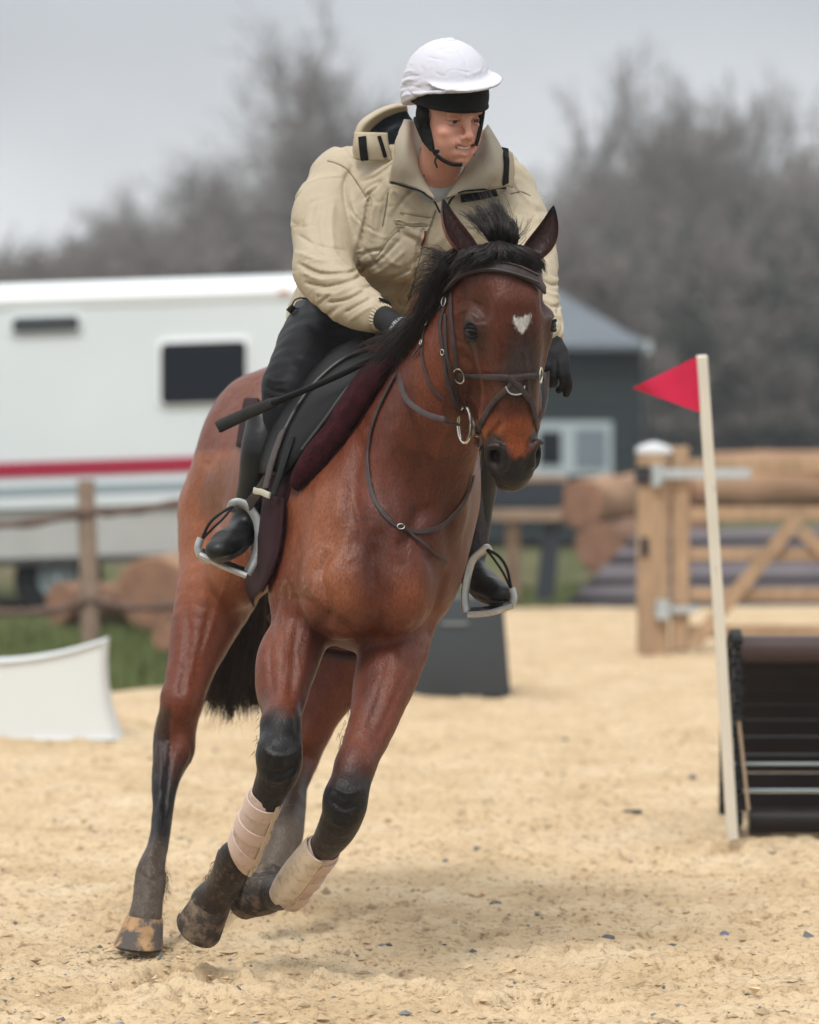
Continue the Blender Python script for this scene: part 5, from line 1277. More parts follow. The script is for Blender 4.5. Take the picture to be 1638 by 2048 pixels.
# ---- jacket
J = Field(np.arange(-.34, .45, .0038), np.arange(9.28, 10.45, .0042), np.arange(1.50, 2.13, .0038))
J.chain([W(705, 640, 10.2), W(740, 565, 10.02), W(800, 470, 9.86), W(845, 385, 9.74)], [.165, .165, .172, .14], .06, (1, 0, 0), [1.1, 1.1, 1.18, 1.3])
J.chain([W(700, 352, 9.84), W(780, 335, 9.80), W(870, 345, 9.80), W(960, 345, 9.78), W(1005, 372, 9.76)], [.085, .088, .08, .088, .082], .05)
J.ell(W(800, 470, 9.70), (.13, .06, .12), .06); J.ell(W(930, 450, 9.66), (.10, .06, .10), .05)
J.chain([W(683, 378, 9.82), W(655, 440, 9.76), W(652, 505, 9.68), W(655, 548, 9.62), W(690, 590, 9.54), W(725, 615, 9.47), W(748, 628, 9.43)], [.094, .092, .082, .080, .068, .056, .045], .03)
J.ell(W(632, 545, 9.66), (.05, .06, .06), .04)
J.chain([W(1010, 398, 9.74), W(1040, 470, 9.66), W(1058, 545, 9.57), W(1070, 610, 9.50), W(1082, 650, 9.44), W(1092, 668, 9.41)], [.088, .085, .078, .064, .052, .042], .03)
J.ell(W(1075, 575, 9.60), (.04, .06, .06), .04)
# neck opening
J.ell(W(878, 335, 9.62), (.062, .14, .075), .02, sub=True); J.cone(W(878, 345, 9.62), W(884, 388, 9.56), .042, .010, .012, sub=True)
V, F = J.mesh(smooth=1)
VJ0 = V
folds = [
 ([(738, 392), (730, 440), (722, 480), (716, 530)], 6, -.014), ([(700, 335), (688, 375), (696, 430), (712, 478)], 7, -.008), ([(712, 345), (702, 390), (712, 440)], 7, .007),
 ([(598, 528), (640, 546), (690, 545), (716, 538)], 5, -.010), ([(604, 545), (645, 560), (690, 556)], 5, .009), ([(612, 566), (655, 572), (702, 560), (728, 545)], 4.5, -.010), ([(630, 585), (672, 588), (715, 572)], 5, .008),
 ([(655, 605), (695, 598), (730, 580)], 4.5, -.008), ([(690, 625), (720, 608), (742, 596)], 4.5, -.006), ([(700, 640), (728, 622), (745, 612)], 4, .005),
 ([(594, 505), (640, 520), (680, 520)], 6, .006), ([(596, 470), (635, 490), (690, 500)], 7, -.005), ([(640, 400), (630, 450), (640, 500)], 8, -.004), ([(668, 400), (664, 450), (670, 500)], 8, .005),
 ([(715, 520), (735, 505), (765, 500)], 5, -.007), ([(720, 545), (760, 520), (800, 478)], 5, -.006), ([(722, 560), (765, 540), (812, 500)], 6, .006), ([(725, 575), (770, 565), (820, 540)], 5, -.007), ([(735, 590), (780, 588), (825, 570)], 6, .006),
 ([(752, 400), (742, 440), (745, 480)], 6, .006), ([(770, 392), (765, 430), (758, 470)], 5, -.004), ([(1070, 430), (1050, 470), (1046, 520)], 6, -.006), ([(1040, 400), (1030, 450), (1040, 500)], 6, .006),
 ([(1082, 560), (1105, 570), (1122, 566)], 4, -.006), ([(1085, 580), (1105, 590), (1122, 590)], 4, .006), ([(1084, 602), (1102, 612), (1120, 612)], 4, -.006), ([(1086, 622), (1102, 632), (1118, 634)], 4, .005), ([(1088, 642), (1102, 652), (1115, 656)], 4, -.005),
 ([(1055, 395), (1075, 440), (1088, 500)], 6, .004), ([(1095, 440), (1088, 500), (1095, 540)], 6, -.005),
 # seams
 ([(655, 322), (680, 330), (700, 345), (718, 372), (735, 400)], 1.5, -.0020), ([(775, 378), (770, 420), (765, 455)], 1.6, -.002), ([(790, 447), (822, 452), (862, 452)], 1.8, -.004), ([(800, 425), (838, 432), (868, 436)], 1.6, -.002),
 ([(800, 455), (775, 480), (755, 510), (722, 542)], 1.6, -.003), ([(845, 460), (836, 500), (828, 560), (815, 600)], 1.8, -.004), ([(868, 415), (858, 450), (848, 480)], 3, .004), ([(1020, 390), (1040, 384), (1060, 392)], 1.5, -.002),
 ([(900, 405), (905, 440), (900, 470)], 2, -.003), ([(955, 408), (958, 440), (955, 470)], 1.6, -.003)]
V = emboss(V, F, [(q_[0], q_[1] * (.8 if abs(q_[2]) > .0045 else 1), q_[2] * (.60 if abs(q_[2]) > .0045 else 1.3)) for q_ in folds])
N_ = vnorm(V, F); Pd = np.stack([V[:, 0] * .8 + V[:, 2] * .6, V[:, 1], V[:, 2] * .8 - V[:, 0] * .6], 1)
V = V + N_ * (crease(Pd * (1, 1, 2.6), .12, .0052, 81) + crease(Pd * (2.2, 1, .9), .09, .0034, 84) + crease(V * (1, 1, 1.8), .05, .0016, 88) + vnoise(V, .16, 85) * .006 + vnoise(V, .07, 86) * .002)[:, None]
V = emboss(V, F, [(q_[0], 2.2, -abs(q_[2]) * .55) for q_ in folds if q_[2] < -.0045])
tan_m = mat('tan_nylon', (.43, .36, .255), rough=.5, spec=.3, noise=[(3, .07, 4), (30, .05, 3)], bump=[(30, .0012, 3), (900, .0003, 2)], mud=((.30, .225, .13), 9, .60, .80))
tan2_m = mat('tan_lining', (.38, .33, .255), rough=.65, noise=[(5, .06, 3)], bump=[(35, .0015, 3)])
blackv = mat('black_velcro', (.006, .006, .006), rough=.9, bump=[(500, .0008, 2)])
navyl = mat('navy_lining', (.020, .026, .036), rough=.5, bump=[(20, .004, 3)])
jacket = link('jacket', mesh_np(V, F), tan_m, rider); jb = bvh_of(V, F)
# cuffs
rib_m = mat('ribbed_cuff', (.42, .35, .24), rough=.8)
def cuff(a_, b_, r0, r1, name='cuff', ribs=26, m=rib_m, par=None):
    a_, b_ = np.asarray(a_), np.asarray(b_); d_ = nrm(b_ - a_); u = nrm(np.cross(d_, (0, 0, 1))); v = np.cross(d_, u); Rg = []; n = ribs * 4
    for t_, s_ in ((0, .86), (.04, 1), (.3, 1.04), (.7, 1.02), (.96, .98), (1.0, .8)):
        Rg.append([a_ + (b_ - a_) * t_ + (math.cos(q) * u + math.sin(q) * v) * ((r0 + (r1 - r0) * t_) * s_ + .0016 * math.cos(q * ribs)) for q in np.linspace(0, 2 * math.pi, n, endpoint=False)])
    mb = MB(); mb.rings(Rg); return mb.build(name, m, par or jacket)
cuff(W(742, 624, 9.44), W(768, 637, 9.40), .038, .034)
cuff(W(1091, 662, 9.42), W(1098, 676, 9.40), .036, .033)
# collar, hood, tabs
def add_patch(name, rows, th, m, par=None, wr=.0): 
    v, f = patch(rows, th)
    if wr: v = v + vnorm(v, f) * (wrinkle(v, .04, wr, 91))[:, None]
    return link(name, mesh_np(v, f), m, par or jacket)
add_patch('collar', [[(779, 366, 9.60), (786, 320, 9.56), (794, 275, 9.56), (808, 240, 9.60)], [(808, 372, 9.575), (812, 325, 9.54), (815, 280, 9.55), (824, 242, 9.60)], [(842, 384, 9.56), (834, 335, 9.56), (830, 290, 9.60), (836, 252, 9.66)], [(872, 400, 9.56), (842, 345, 9.60), (838, 300, 9.66), (842, 262, 9.71)]], .006, tan2_m, wr=.0015)
add_patch('collar', [[(892, 396, 9.56), (922, 350, 9.58), (940, 315, 9.62), (952, 285, 9.66)], [(935, 384, 9.545), (955, 345, 9.53), (962, 305, 9.56), (962, 270, 9.62)], [(985, 378, 9.545), (990, 340, 9.52), (982, 300, 9.54), (968, 262, 9.60)], [(1019, 372, 9.59), (1014, 330, 9.56), (1000, 290, 9.57), (975, 250, 9.62)]], .006, tan2_m, wr=.0015)
add_patch('collar', [[(838, 262, 9.72), (835, 330, 9.74)], [(900, 290, 9.82), (890, 345, 9.80)], [(965, 262, 9.72), (950, 330, 9.74)]], .006, tan2_m)
add_patch('hood', [[(708, 316, 9.70), (708, 290, 9.70), (716, 252, 9.70), (742, 228, 9.70), (778, 212, 9.70), (812, 206, 9.70)], [(718, 320, 9.68), (716, 292, 9.67), (724, 257, 9.67), (748, 234, 9.67), (782, 217, 9.67), (814, 211, 9.68)], [(730, 322, 9.73), (728, 292, 9.73), (736, 265, 9.72), (756, 243, 9.72), (788, 225, 9.72), (816, 219, 9.73)]], .007, tan_m, wr=.001)
add_patch('hood_lining', [[(730, 300, 9.73), (742, 250, 9.73), (770, 226, 9.73), (812, 214, 9.74)], [(752, 320, 9.745), (765, 270, 9.76), (790, 245, 9.76), (820, 235, 9.78)], [(780, 330, 9.70), (800, 290, 9.72), (812, 262, 9.74), (828, 250, 9.78)]], .008, navyl, wr=.003)
add_patch('hood_tab', [[(709, 264, 9.645), (708, 292, 9.64), (712, 318, 9.65)], [(742, 265, 9.635), (742, 294, 9.628), (745, 321, 9.64)], [(774, 266, 9.65), (778, 294, 9.645), (786, 322, 9.65)]], .006, tan_m)
add_patch('hood_tab', [[(990, 296, 9.60), (988, 330, 9.59), (996, 372, 9.60)], [(1004, 295, 9.59), (1006, 330, 9.58), (1010, 372, 9.59)], [(1024, 306, 9.62), (1028, 340, 9.62), (1024, 376, 9.625)]], .005, tan_m)
def bar(name, pts, wd, surf, off=.004, th=.002, m=blackv, par=None):
    A_, B_ = on_surface(surf, pts, off); mb = MB(); mb.ribbon(A_, B_, wd, th); return mb.build(name, m, par or jacket)
tabs = []
for o_ in C.objects:
    if o_.name.split('.')[0] in ('hood_tab', 'collar'):
        tabs.append(BVHTree.FromPolygons([v.co[:] for v in o_.data.vertices], [tuple(p.vertices) for p in o_.data.polygons]))
bar('velcro_strip', [(725, 274), (727, 296), (730, 320)], .021, tabs); bar('velcro_strip', [(757, 273), (763, 292), (770, 314)], .010, tabs)
bar('velcro_strip', [(1008, 297), (1011, 325), (1009, 367)], .022, tabs + [jb]); bar('velcro_strip', [(921, 398), (955, 394), (994, 388)], .021, [jb] + tabs, .006)
bar('zip', [(783, 364), (815, 374), (845, 384), (868, 402), (880, 425)], .0045, [jb] + tabs, .002); bar('zip', [(1012, 377), (960, 379), (922, 384), (900, 402), (890, 430)], .0045, [jb] + tabs, .002)
bar('zip', [(853, 462), (849, 478), (845, 490)], .006, [jb], .003, m=mat('red_zip', (.12, .02, .015), rough=.5))
bar('cuff_tab', [(757, 602), (768, 604), (778, 607)], .010, [jb], .006) if hit(jb, 768, 604) is not None else None
bar('stitching', [(845, 352), (852, 360), (860, 368)], .004, tabs) 
mb = MB(); cd_ = [W(622, 600, 9.95), W(604, 596, 9.93), W(590, 600, 9.92), W(583, 613, 9.92)]; mb.tube(spline(cd_, 5), .0022, 6); mb.tube(spline([W(583, 617, 9.92), W(600, 616, 9.92), W(612, 604, 9.94), W(620, 600, 9.95)], 5), .0016, 6)
mb.tube([W(588, 612, 9.92), W(577, 624, 9.92)], [.008, .0095], 10); mb.build('toggle_cord', blackv, jacket)
seam_m = mat('tan_stitching', (.20, .155, .10), rough=.8)
for pts in ([(655, 322), (680, 330), (700, 345), (718, 372), (737, 402)], [(790, 447), (822, 452), (862, 452)], [(800, 425), (838, 432), (866, 436)], [(800, 457), (775, 482), (755, 512), (724, 542)], [(845, 492), (836, 530), (828, 565), (818, 600)], [(776, 385), (771, 420), (765, 452)], [(1022, 388), (1042, 384), (1060, 392)], [(956, 410), (958, 440), (955, 465)], [(872, 420), (862, 448), (852, 470)]):
    A_, B_ = on_surface(jb, pts, .0008, 6, 1)
    if len(A_) > 4: mb = MB(); mb.ribbon(A_, B_, .0032, .0012); mb.build('seam', seam_m, jacket)
# ---- t-shirt
ts = Field(np.arange(-.04, .18, .004), np.arange(9.45, 9.85, .004), np.arange(1.85, 2.12, .004))
ts.chain([W(872, 372, 9.67), W(880, 440, 9.80)], [.082, .09], .02, (1, 0, 0), 1.1); ts.chain([W(845, 350, 9.70), W(910, 350, 9.70)], [.05, .05], .04)
ts.ell(W(880, 318, 9.60), (.049, .10, .060), .006, sub=True)
V, F = ts.mesh(); V = emboss(V, F, [([(838, 335), (850, 355), (880, 368), (905, 358), (922, 335)], 4, .002), ([(845, 352), (862, 366), (882, 372), (905, 366), (918, 350)], 1.5, -.0025)])
link('t_shirt', mesh_np(V, F), mat('grey_jersey', (.36, .37, .38), rough=.85, noise=[(60, .05, 3)], bump=[(60, .001, 3)]), rider)
# ---- breeches
B = Field(np.arange(-.44, .42, .006), np.arange(9.5, 10.6, .006), np.arange(1.2, 1.85, .006))
B.ell(W(725, 640, 10.28), (.19, .18, .15), .05); B.chain([W(700, 620, 10.22), W(790, 630, 10.2)], [.15, .14], .05)
B.chain([W(690, 645, 10.14), W(642, 705, 9.90), W(592, 770, 9.74), W(572, 812, 9.71), W(550, 862, 9.71)], [.14, .120, .085, .066, .055], .04)
B.ell(W(553, 775, 9.76), (.035, .05, .045), .02); B.ell(W(534, 770, 9.78), (.014, .02, .018), .01)
B.chain([W(820, 640, 10.18), W(890, 720, 10.02), W(945, 800, 9.95), W(955, 850, 9.98)], [.13, .11, .08, .055], .04)
V, F = B.mesh(smooth=2)
V = emboss(V, F, [([(530, 772), (548, 782), (572, 786)], 3, -.006), ([(528, 790), (545, 800), (562, 806)], 3, -.005), ([(533, 756), (550, 764), (565, 762)], 3, .005), ([(560, 700), (600, 720), (640, 725)], 8, -.004), ([(610, 640), (650, 668), (700, 672)], 8, -.006), ([(620, 620), (670, 650), (720, 660)], 8, .005)])
br_m = mat('black_breeches', (.009, .009, .0105), rough=.5, spec=.12, sheen=.0, bump=[(25, .002, 3)])
link('breeches', mesh_np(V + vnorm(V, F) * (vnoise(V, .06, 95) * .003)[:, None], F), br_m, rider)
# ---- boots
boot_m = mat('black_rubber_boot', (.010, .0105, .010), rough=.42, spec=.3, noise=[(8, .2, 3)], mud=((.10, .085, .07), 14, .62, .85))
toe_m = mat('muddy_boot', (.030, .030, .030), rough=.5, noise=[(12, .25, 4)], mud=((.15, .125, .10), 12, .50, .75), bump=[(80, .001, 3)])
def boot(shaft, foot, sole_, label=None):
    b0 = np.min([p[0] for p in shaft + foot], axis=0) - .09; b1 = np.max([p[0] for p in shaft + foot], axis=0) + .09
    Bf = Field(np.arange(b0[0], b1[0], .0045), np.arange(b0[1], b1[1], .0045), np.arange(b0[2], b1[2], .0045))
    Bf.chain([p[0] for p in shaft], [p[1] for p in shaft], .015); Bf.chain([p[0] for p in foot], [p[1] for p in foot], .035, nrm((0.0, 0, 1)), .8)
    V, F = Bf.mesh(smooth=2); V = V + vnorm(V, F) * (vnoise(V, .045, 97) * .0025 + wrinkle(V, .05, .0010, 98))[:, None]
    o_ = link('boot', mesh_np(V, F), boot_m, rider)
    Bf = Field(np.arange(b0[0], b1[0], .0045), np.arange(b0[1], b1[1], .0045), np.arange(b0[2] - .03, b1[2], .0045)); Bf.chain([p[0] + sole_ for p in foot], [p[1] * .93 for p in foot], .01, nrm((0, 0, 1)), .55)
    V, F = Bf.mesh(smooth=1); link('sole', mesh_np(V, F), toe_m, o_); return o_
boot([(W(533, 845, 9.72), .052), (W(523, 905, 9.70), .053), (W(512, 960, 9.72), .046), (W(500, 1015, 9.75), .038), (W(494, 1045, 9.76), .038)],
     [(W(492, 1060, 9.78), .036), (W(474, 1072, 9.70), .041), (W(455, 1088, 9.63), .044), (W(438, 1100, 9.58), .036)], np.array((.004, .004, -.014)))
boot([(W(955, 860, 9.99), .058), (W(958, 940, 10.04), .056), (W(952, 1020, 10.06), .045), (W(944, 1100, 10.04), .042)],
     [(W(940, 1140, 10.04), .038), (W(958, 1158, 9.94), .042), (W(980, 1180, 9.84), .044), (W(1000, 1190, 9.79), .036)], np.array((-.002, .004, -.014)))
# ---- gloves: palm, four unequal fingers and a thumb
glove_m = mat('black_glove', (.010, .010, .011), rough=.65, spec=.25, sheen=.0, noise=[(60, .25, 3)], bump=[(120, .0012, 3)])
def glove(palm, fingers, thumb, wrist):
    pts = [np.asarray(p[0]) for f_ in [palm, wrist, thumb] + fingers for p in f_]; b0 = np.min(pts, axis=0) - .05; b1 = np.max(pts, axis=0) + .05
    G = Field(np.arange(b0[0], b1[0], .0022), np.arange(b0[1], b1[1], .0022), np.arange(b0[2], b1[2], .0022))
    G.chain([p[0] for p in wrist], [p[1] for p in wrist], .01)
    for q in palm: G.ell(q[0], q[1], .012, q[2])
    for f_ in fingers + [thumb]: G.chain([p[0] for p in f_], [p[1] for p in f_], .0045)
    V, F = G.mesh(smooth=1); return link('glove', mesh_np(V + vnorm(V, F) * (vnoise(V, .02, 99) * .0012)[:, None], F), glove_m, rider), bvh_of(V, F)
# right hand, closed on the whip in front of the mane
a_ = W(800, 660, 9.335); dz_ = nrm(W(820, 676, 9.30) - W(775, 640, 9.38)); dx_ = nrm(np.cross(dz_, (0, -1, 0))); dy_ = np.cross(dx_, dz_)
dn = dx_ if dx_[2] < 0 else -dx_
fing = []
for k, (o1, l_) in enumerate(((0, 1.0), (.020, 1.05), (.040, 1.0), (.058, .85))):
    b_ = a_ + dz_ * .034 + dn * (.028 - o1) + np.array((0, -.010, 0))
    fing.append([(b_ - dz_ * .03, .0105), (b_, .0115), (b_ + dz_ * .026 * l_ + np.array((0, .004, -.006)), .0105), (b_ + dz_ * .020 * l_ + np.array((0, .028, -.018)), .0095), (b_ - dz_ * .006 + np.array((0, .036, -.020)), .0088)])
gl, glb = glove([(a_, (.030, .022, .040), [nrm(np.cross(dz_, dn)) * 0 + dn, nrm(np.cross(dz_, dn)), dz_])], fing, [(a_ - dz_ * .018 - dn * .022, .012), (a_ + dz_ * .012 - dn * .036 + np.array((0, -.012, 0)), .0118), (a_ + dz_ * .038 - dn * .034 + np.array((0, -.02, 0)), .0105), (a_ + dz_ * .055 - dn * .022 + np.array((0, -.02, 0)), .009)],
      [(W(760, 633, 9.41), .030), (W(775, 640, 9.385), .031), (a_ - dz_ * .01, .029)])
# left hand, hanging outside the rein
wp = W(1096, 668, 9.405); kn = W(1116, 722, 9.36); d1 = nrm(kn - wp); s1 = nrm(np.cross(d1, (0, 1, 0))); s1 = s1 if s1[0] > 0 else -s1
fing = []
for k, (o1, e1, e2, e3) in enumerate(((.020, W(1134, 748, 9.34), W(1138, 770, 9.35), W(1133, 788, 9.36)), (.007, W(1124, 752, 9.34), W(1127, 772, 9.36), W(1118, 780, 9.385)), (-.007, W(1108, 752, 9.35), W(1106, 768, 9.38), W(1096, 764, 9.40)), (-.020, W(1094, 744, 9.36), W(1090, 755, 9.39), W(1084, 748, 9.41)))):
    b_ = kn + s1 * o1 - d1 * .012
    fing.append([(b_ - d1 * .02, .0105), (b_, .0118), (e1, .0108), (e2, .0100), (e3, .0088)])
glove([((wp + kn) / 2 + d1 * .006, (.031, .019, .044), [s1, nrm(np.cross(s1, d1)), d1])], fing, [(wp + d1 * .020 - s1 * .022, .012), (wp + d1 * .048 - s1 * .036 + np.array((0, -.008, 0)), .0115), (wp + d1 * .075 - s1 * .036, .010), (wp + d1 * .092 - s1 * .028, .009)],
      [(W(1092, 655, 9.43), .028), (wp, .028), (wp + d1 * .02, .027)])
# lettering on the glove cuff
cu = bpy.data.curves.new('lettering', 'FONT'); cu.body = 'DUBLIN'; cu.size = .0135; cu.extrude = .0003; cu.align_x = 'CENTER'; cu.align_y = 'CENTER'; cu.space_character = 1.1
ht = hit(glb, 790, 645)
if ht is not None:
    to = bpy.data.objects.new('lettering_src', cu); C.objects.link(to)
    bpy.context.view_layer.update(); dg = bpy.context.evaluated_depsgraph_get(); tm = bpy.data.meshes.new_from_object(to.evaluated_get(dg)); bpy.data.objects.remove(to)
    nn_ = ht[1]; up_ = nrm(W(781, 658, 9.37) - W(798, 634, 9.37)); xr_ = nrm(up_ - nn_ * (up_ @ nn_)) * -1; yr_ = np.cross(nn_, xr_)
    if yr_[0] > 0: pass
    for v in tm.vertices:
        q = ht[0] + xr_ * v.co.x + yr_ * v.co.y; n_h = glb.find_nearest(Vector(q)); v.co = n_h[0] + n_h[1] * (.0006 + v.co.z)
    link('lettering', tm, mat('grey_print', (.45, .46, .47), rough=.5), gl, smooth=False)
# ================================================================== TACK
lea = mat('brown_leather', (.050, .036, .034), rough=.5, spec=.25, noise=[(60, .25, 3)], bump=[(200, .0006, 3)])
leab = mat('black_leather', (.0055, .0045, .0045), rough=.5, spec=.16, noise=[(40, .25, 3)], bump=[(120, .0008, 3)])
steel = mat('stainless_steel', (.62, .60, .56), rough=.22, metal=1)
def strap(name, pix, wd, par, m=lea, off=.002, th=.0018, surf=None, n=6, sm=3):
    A_, B_ = on_surface(surf or hb, pix, off, n, sm); mb = MB(); mb.ribbon(A_, B_, wd, th); return mb.build(name, m, par), A_, B_
def ring3(name, c_, n_, r_, t_, par, sq=1.0, up=(0, 0, 1), m=steel):
    n_ = nrm(n_); u = nrm(np.cross(n_, up)); v = np.cross(n_, u); mb = MB(); pts = [np.asarray(c_) + r_ * (math.cos(a) * u + sq * math.sin(a) * v) for a in np.linspace(0, 2 * math.pi, 25)]
    mb.tube(pts, t_, 8, up=n_); return mb.build(name, m, par)
bridle = thing('bridle', HO, 'brown leather grackle bridle with silver bit rings and reins on the horse head', 'bridle')
strap('browband', [(895, 580), (910, 567), (922, 555), (947, 543), (979, 537), (1010, 540), (1041, 549), (1066, 564), (1079, 582)], .026, bridle, off=.013, th=.004)
strap('piping', [(901, 570), (920, 551), (947, 536), (979, 530), (1010, 532), (1041, 541), (1068, 556)], .004, bridle, off=.019, th=.002, m=mat('grey_piping', (.075, .062, .064), rough=.5))
strap('piping', [(903, 582), (922, 562), (947, 549), (979, 543), (1010, 546), (1041, 556), (1068, 571)], .004, bridle, off=.019, th=.002, m=mat('grey_piping', (.075, .062, .064), rough=.5))
strap('noseband', [(917, 750), (954, 752), (1004, 754), (1029, 756), (1051, 752), (1084, 750)], .015, bridle, off=.0065, th=.0028)
strap('cross_strap', [(1040, 752), (1020, 772), (1004, 788), (985, 808), (969, 836), (960, 862), (955, 890)], .014, bridle, off=.005, th=.0028)
strap('cross_strap', [(1016, 752), (1032, 768), (1048, 785), (1060, 805), (1066, 830), (1070, 858)], .014, bridle, off=.0075, th=.0028)
strap('centre_pad', [(1028, 747), (1029, 766), (1030, 786)], .034, bridle, off=.004, th=.003)
strap('pad_rim', [(1012, 772), (1018, 784), (1030, 788), (1043, 784), (1048, 770)], .003, bridle, off=.008, m=mat('pale_lining', (.40, .37, .34), rough=.6))
strap('cheekpiece', [(903, 586), (903, 630), (907, 677), (913, 736)], .011, bridle, off=.004)
strap('cheekpiece', [(891, 582), (893, 605), (886, 627), (881, 661), (888, 705), (894, 755), (908, 800), (919, 817)], .010, bridle, off=.004)
strap('cheekpiece', [(893, 628), (894, 692), (901, 740), (913, 799)], .008, bridle, off=.006)
strap('throatlash', [(890, 606), (869, 627), (857, 640), (849, 661), (846, 686), (847, 724), (863, 774), (888, 799)], .008, bridle, off=.003)
strap('strap_end', [(847, 690), (838, 703), (830, 715)], .006, bridle, off=.008)
for (px, py, rr_) in ((892, 604, .010), (858, 642, .011), (847, 686, .006), (888, 704, .006)):
    h_ = hit(hb, px, py, .008)
    if h_: ring3('buckle', h_[0], h_[1], rr_ * .75, .0016, bridle, 1.5)
for px in (918, 1082):
    h_ = hit(hb, px if px < 1000 else 1076, 750, .007)
    if h_: ring3('noseband_ring', h_[0], h_[1] + np.array((.5 if px > 1000 else -.5, 0, 0)), .015, .0022, bridle, 1.25)
# bit rings: big cheek rings on both sides
h_ = hit(hb, 938, 850, .012); rc0 = h_[0] if h_ else W(930, 850, 8.95)
bc = W(929, 849, rc0[1] - .035); ring3('bit_ring', bc, nrm((-.75, -.66, 0)), .0235, .0042, bridle, 1.90)
mb = MB(); mb.tube(spline([bc + np.array((.012, -.004, .030)), bc + np.array((.022, -.006, .0)), bc + np.array((.020, -.004, -.028))], 4), [.004] * 4 + [.0075] * 5, 8); mb.tube([bc + np.array((.018, -.004, -.020)), bc + np.array((.034, .004, -.026))], .006, 8); mb.build('bit_cheek', steel, bridle)
ring3('bit_ring', hp(.066, .0, -.185), hu, .0235, .0042, bridle, 1.9)
# reins
def rein(pts, wd, name='rein', par=bridle, m=lea, nor=(-.3, -1, .2)):
    P_ = spline([W(*p) for p in pts], 7); mb = MB(); mb.ribbon(P_, [nrm(nor)] * len(P_), wd, .0022); return mb.build(name, m, par)
rein([(918, 851, bc[1] - .004), (891, 840, 9.02), (854, 829, 9.06), (822, 808, 9.12), (805, 782, 9.17), (801, 740, 9.22), (803, 700, 9.28), (812, 676, 9.31)], .014)
rein([(1070, 850, 9.03), (1086, 820, 9.08), (1092, 780, 9.2), (1094, 745, 9.34)], .014)
hook_ = strap('curb_strap', [(958, 900), (960, 940), (975, 968), (1000, 984), (1030, 984)], .006, bridle, off=.003)
# neck strap
ns = thing('neck_strap', W(830, 1000, 9.3), 'thin dark neck strap with a buckle and loose end looped round the horse neck', 'strap')
strap('strap', [(793, 752), (768, 800), (748, 850), (738, 905), (739, 955), (752, 1005), (785, 1045), (830, 1065), (880, 1052), (918, 1015), (938, 975), (944, 950)], .011, ns, off=.005, th=.0024)
strap('loose_end', [(805, 1055), (830, 1078), (858, 1100), (887, 1121)], .007, ns, off=.010, th=.0018)
h_ = hit(hb, 800, 1053, .010)
if h_: ring3('buckle', h_[0], h_[1], .009, .0018, ns, .7)
# ---- saddle, pad and girth
def spatch(name, rows, off, th, m, par, n=6, sm=0, edge=0):
    """padded sheet lying on the horse: grid of pixels dropped on the body"""
    G = np.array(rows, float); A_ = np.array([spline(r_, n) for r_ in G]); B_ = np.array([spline(A_[:, j], n) for j in range(A_.shape[1])]).transpose(1, 0, 2)
    a, b = B_.shape[:2]; P_ = np.zeros((a, b, 3)); N_ = np.zeros((a, b, 3)); last = None
    for i in range(a):
        for j in range(b):
            h = hit(hb, B_[i, j, 0], B_[i, j, 1])
            if h is None: h = last
            P_[i, j], N_[i, j] = h; last = h
    for _ in range(6):
        P_[1:-1] = (P_[:-2] + P_[1:-1] * 2 + P_[2:]) / 4; P_[:, 1:-1] = (P_[:, :-2] + P_[:, 1:-1] * 2 + P_[:, 2:]) / 4
    du = np.gradient(P_, axis=0); dv = np.gradient(P_, axis=1); N_ = np.cross(du, dv); N_ /= np.linalg.norm(N_, axis=2, keepdims=True) + 1e-9
    if N_[..., 1].mean() > 0: N_ = -N_
    uu = np.linspace(0, 1, a)[:, None]; vv_ = np.linspace(0, 1, b)[None]
    prof = (1 - (2 * uu - 1) ** 6) * (1 - (2 * vv_ - 1) ** 6)
    T_ = P_ + N_ * (off + th * (.3 + .7 * prof))[..., None]; U_ = P_ + N_ * (off - .004)
    n0 = a * b; Fc = []
    for i in range(a - 1):
        for j in range(b - 1):
            q = i * b + j; Fc.append((q, q + 1, q + b + 1, q + b)); Fc.append((n0 + q, n0 + q + b, n0 + q + b + 1, n0 + q + 1))
    per = [j for j in range(b)] + [i * b + b - 1 for i in range(1, a)] + [(a - 1) * b + j for j in range(b - 2, -1, -1)] + [i * b for i in range(a - 2, 0, -1)]
    for i in range(len(per)):
        p, q = per[i], per[(i + 1) % len(per)]; Fc.append((q, p, n0 + p, n0 + q))
    V_ = np.vstack([T_.reshape(-1, 3), U_.reshape(-1, 3)]); return V_, np.array(Fc)
pad = thing('saddle_pad', W(640, 900, 9.8), 'dark maroon fleece saddle pad showing along the front of the saddle', 'saddle pad')
fleece = mat('maroon_fleece', (.036, .0075, .010), rough=.95, spec=.1, noise=[(40, .45, 4)], bump=[(160, .006, 4)])
mar = mat('maroon_cloth', (.024, .006, .008), rough=.9, noise=[(14, .2, 3)], bump=[(200, .001, 2)])
v_, f_ = spatch('roll', [[(788, 700), (757, 748), (717, 802), (672, 862), (630, 920), (590, 975)], [(800, 720), (765, 775), (728, 835), (685, 895), (640, 945), (600, 985)]], .012, .040, fleece, pad)
v_ = v_ + vnorm(v_, f_) * (vnoise(v_, .010, 111) * .0012 + vnoise(v_, .05, 112) * .003)[:, None]
link('fleece_roll', mesh_np(v_, f_), fleece, pad)
v_, f_ = spatch('cloth', [[(560, 850), (545, 920), (525, 1010), (505, 1100)], [(600, 880), (590, 960), (565, 1040), (550, 1110)]], .004, .008, mar, pad); link('cloth', mesh_np(v_, f_), mar, pad)
v_, f_ = spatch('cloth', [[(492, 800), (485, 840), (477, 895)], [(520, 800), (515, 840), (505, 900)]], .006, .008, mar, pad); link('cloth', mesh_np(v_, f_), mar, pad)
saddle = thing('saddle', W(690, 760, 10.0), 'black jumping saddle with brown stirrup leathers and silver stirrup irons', 'saddle')
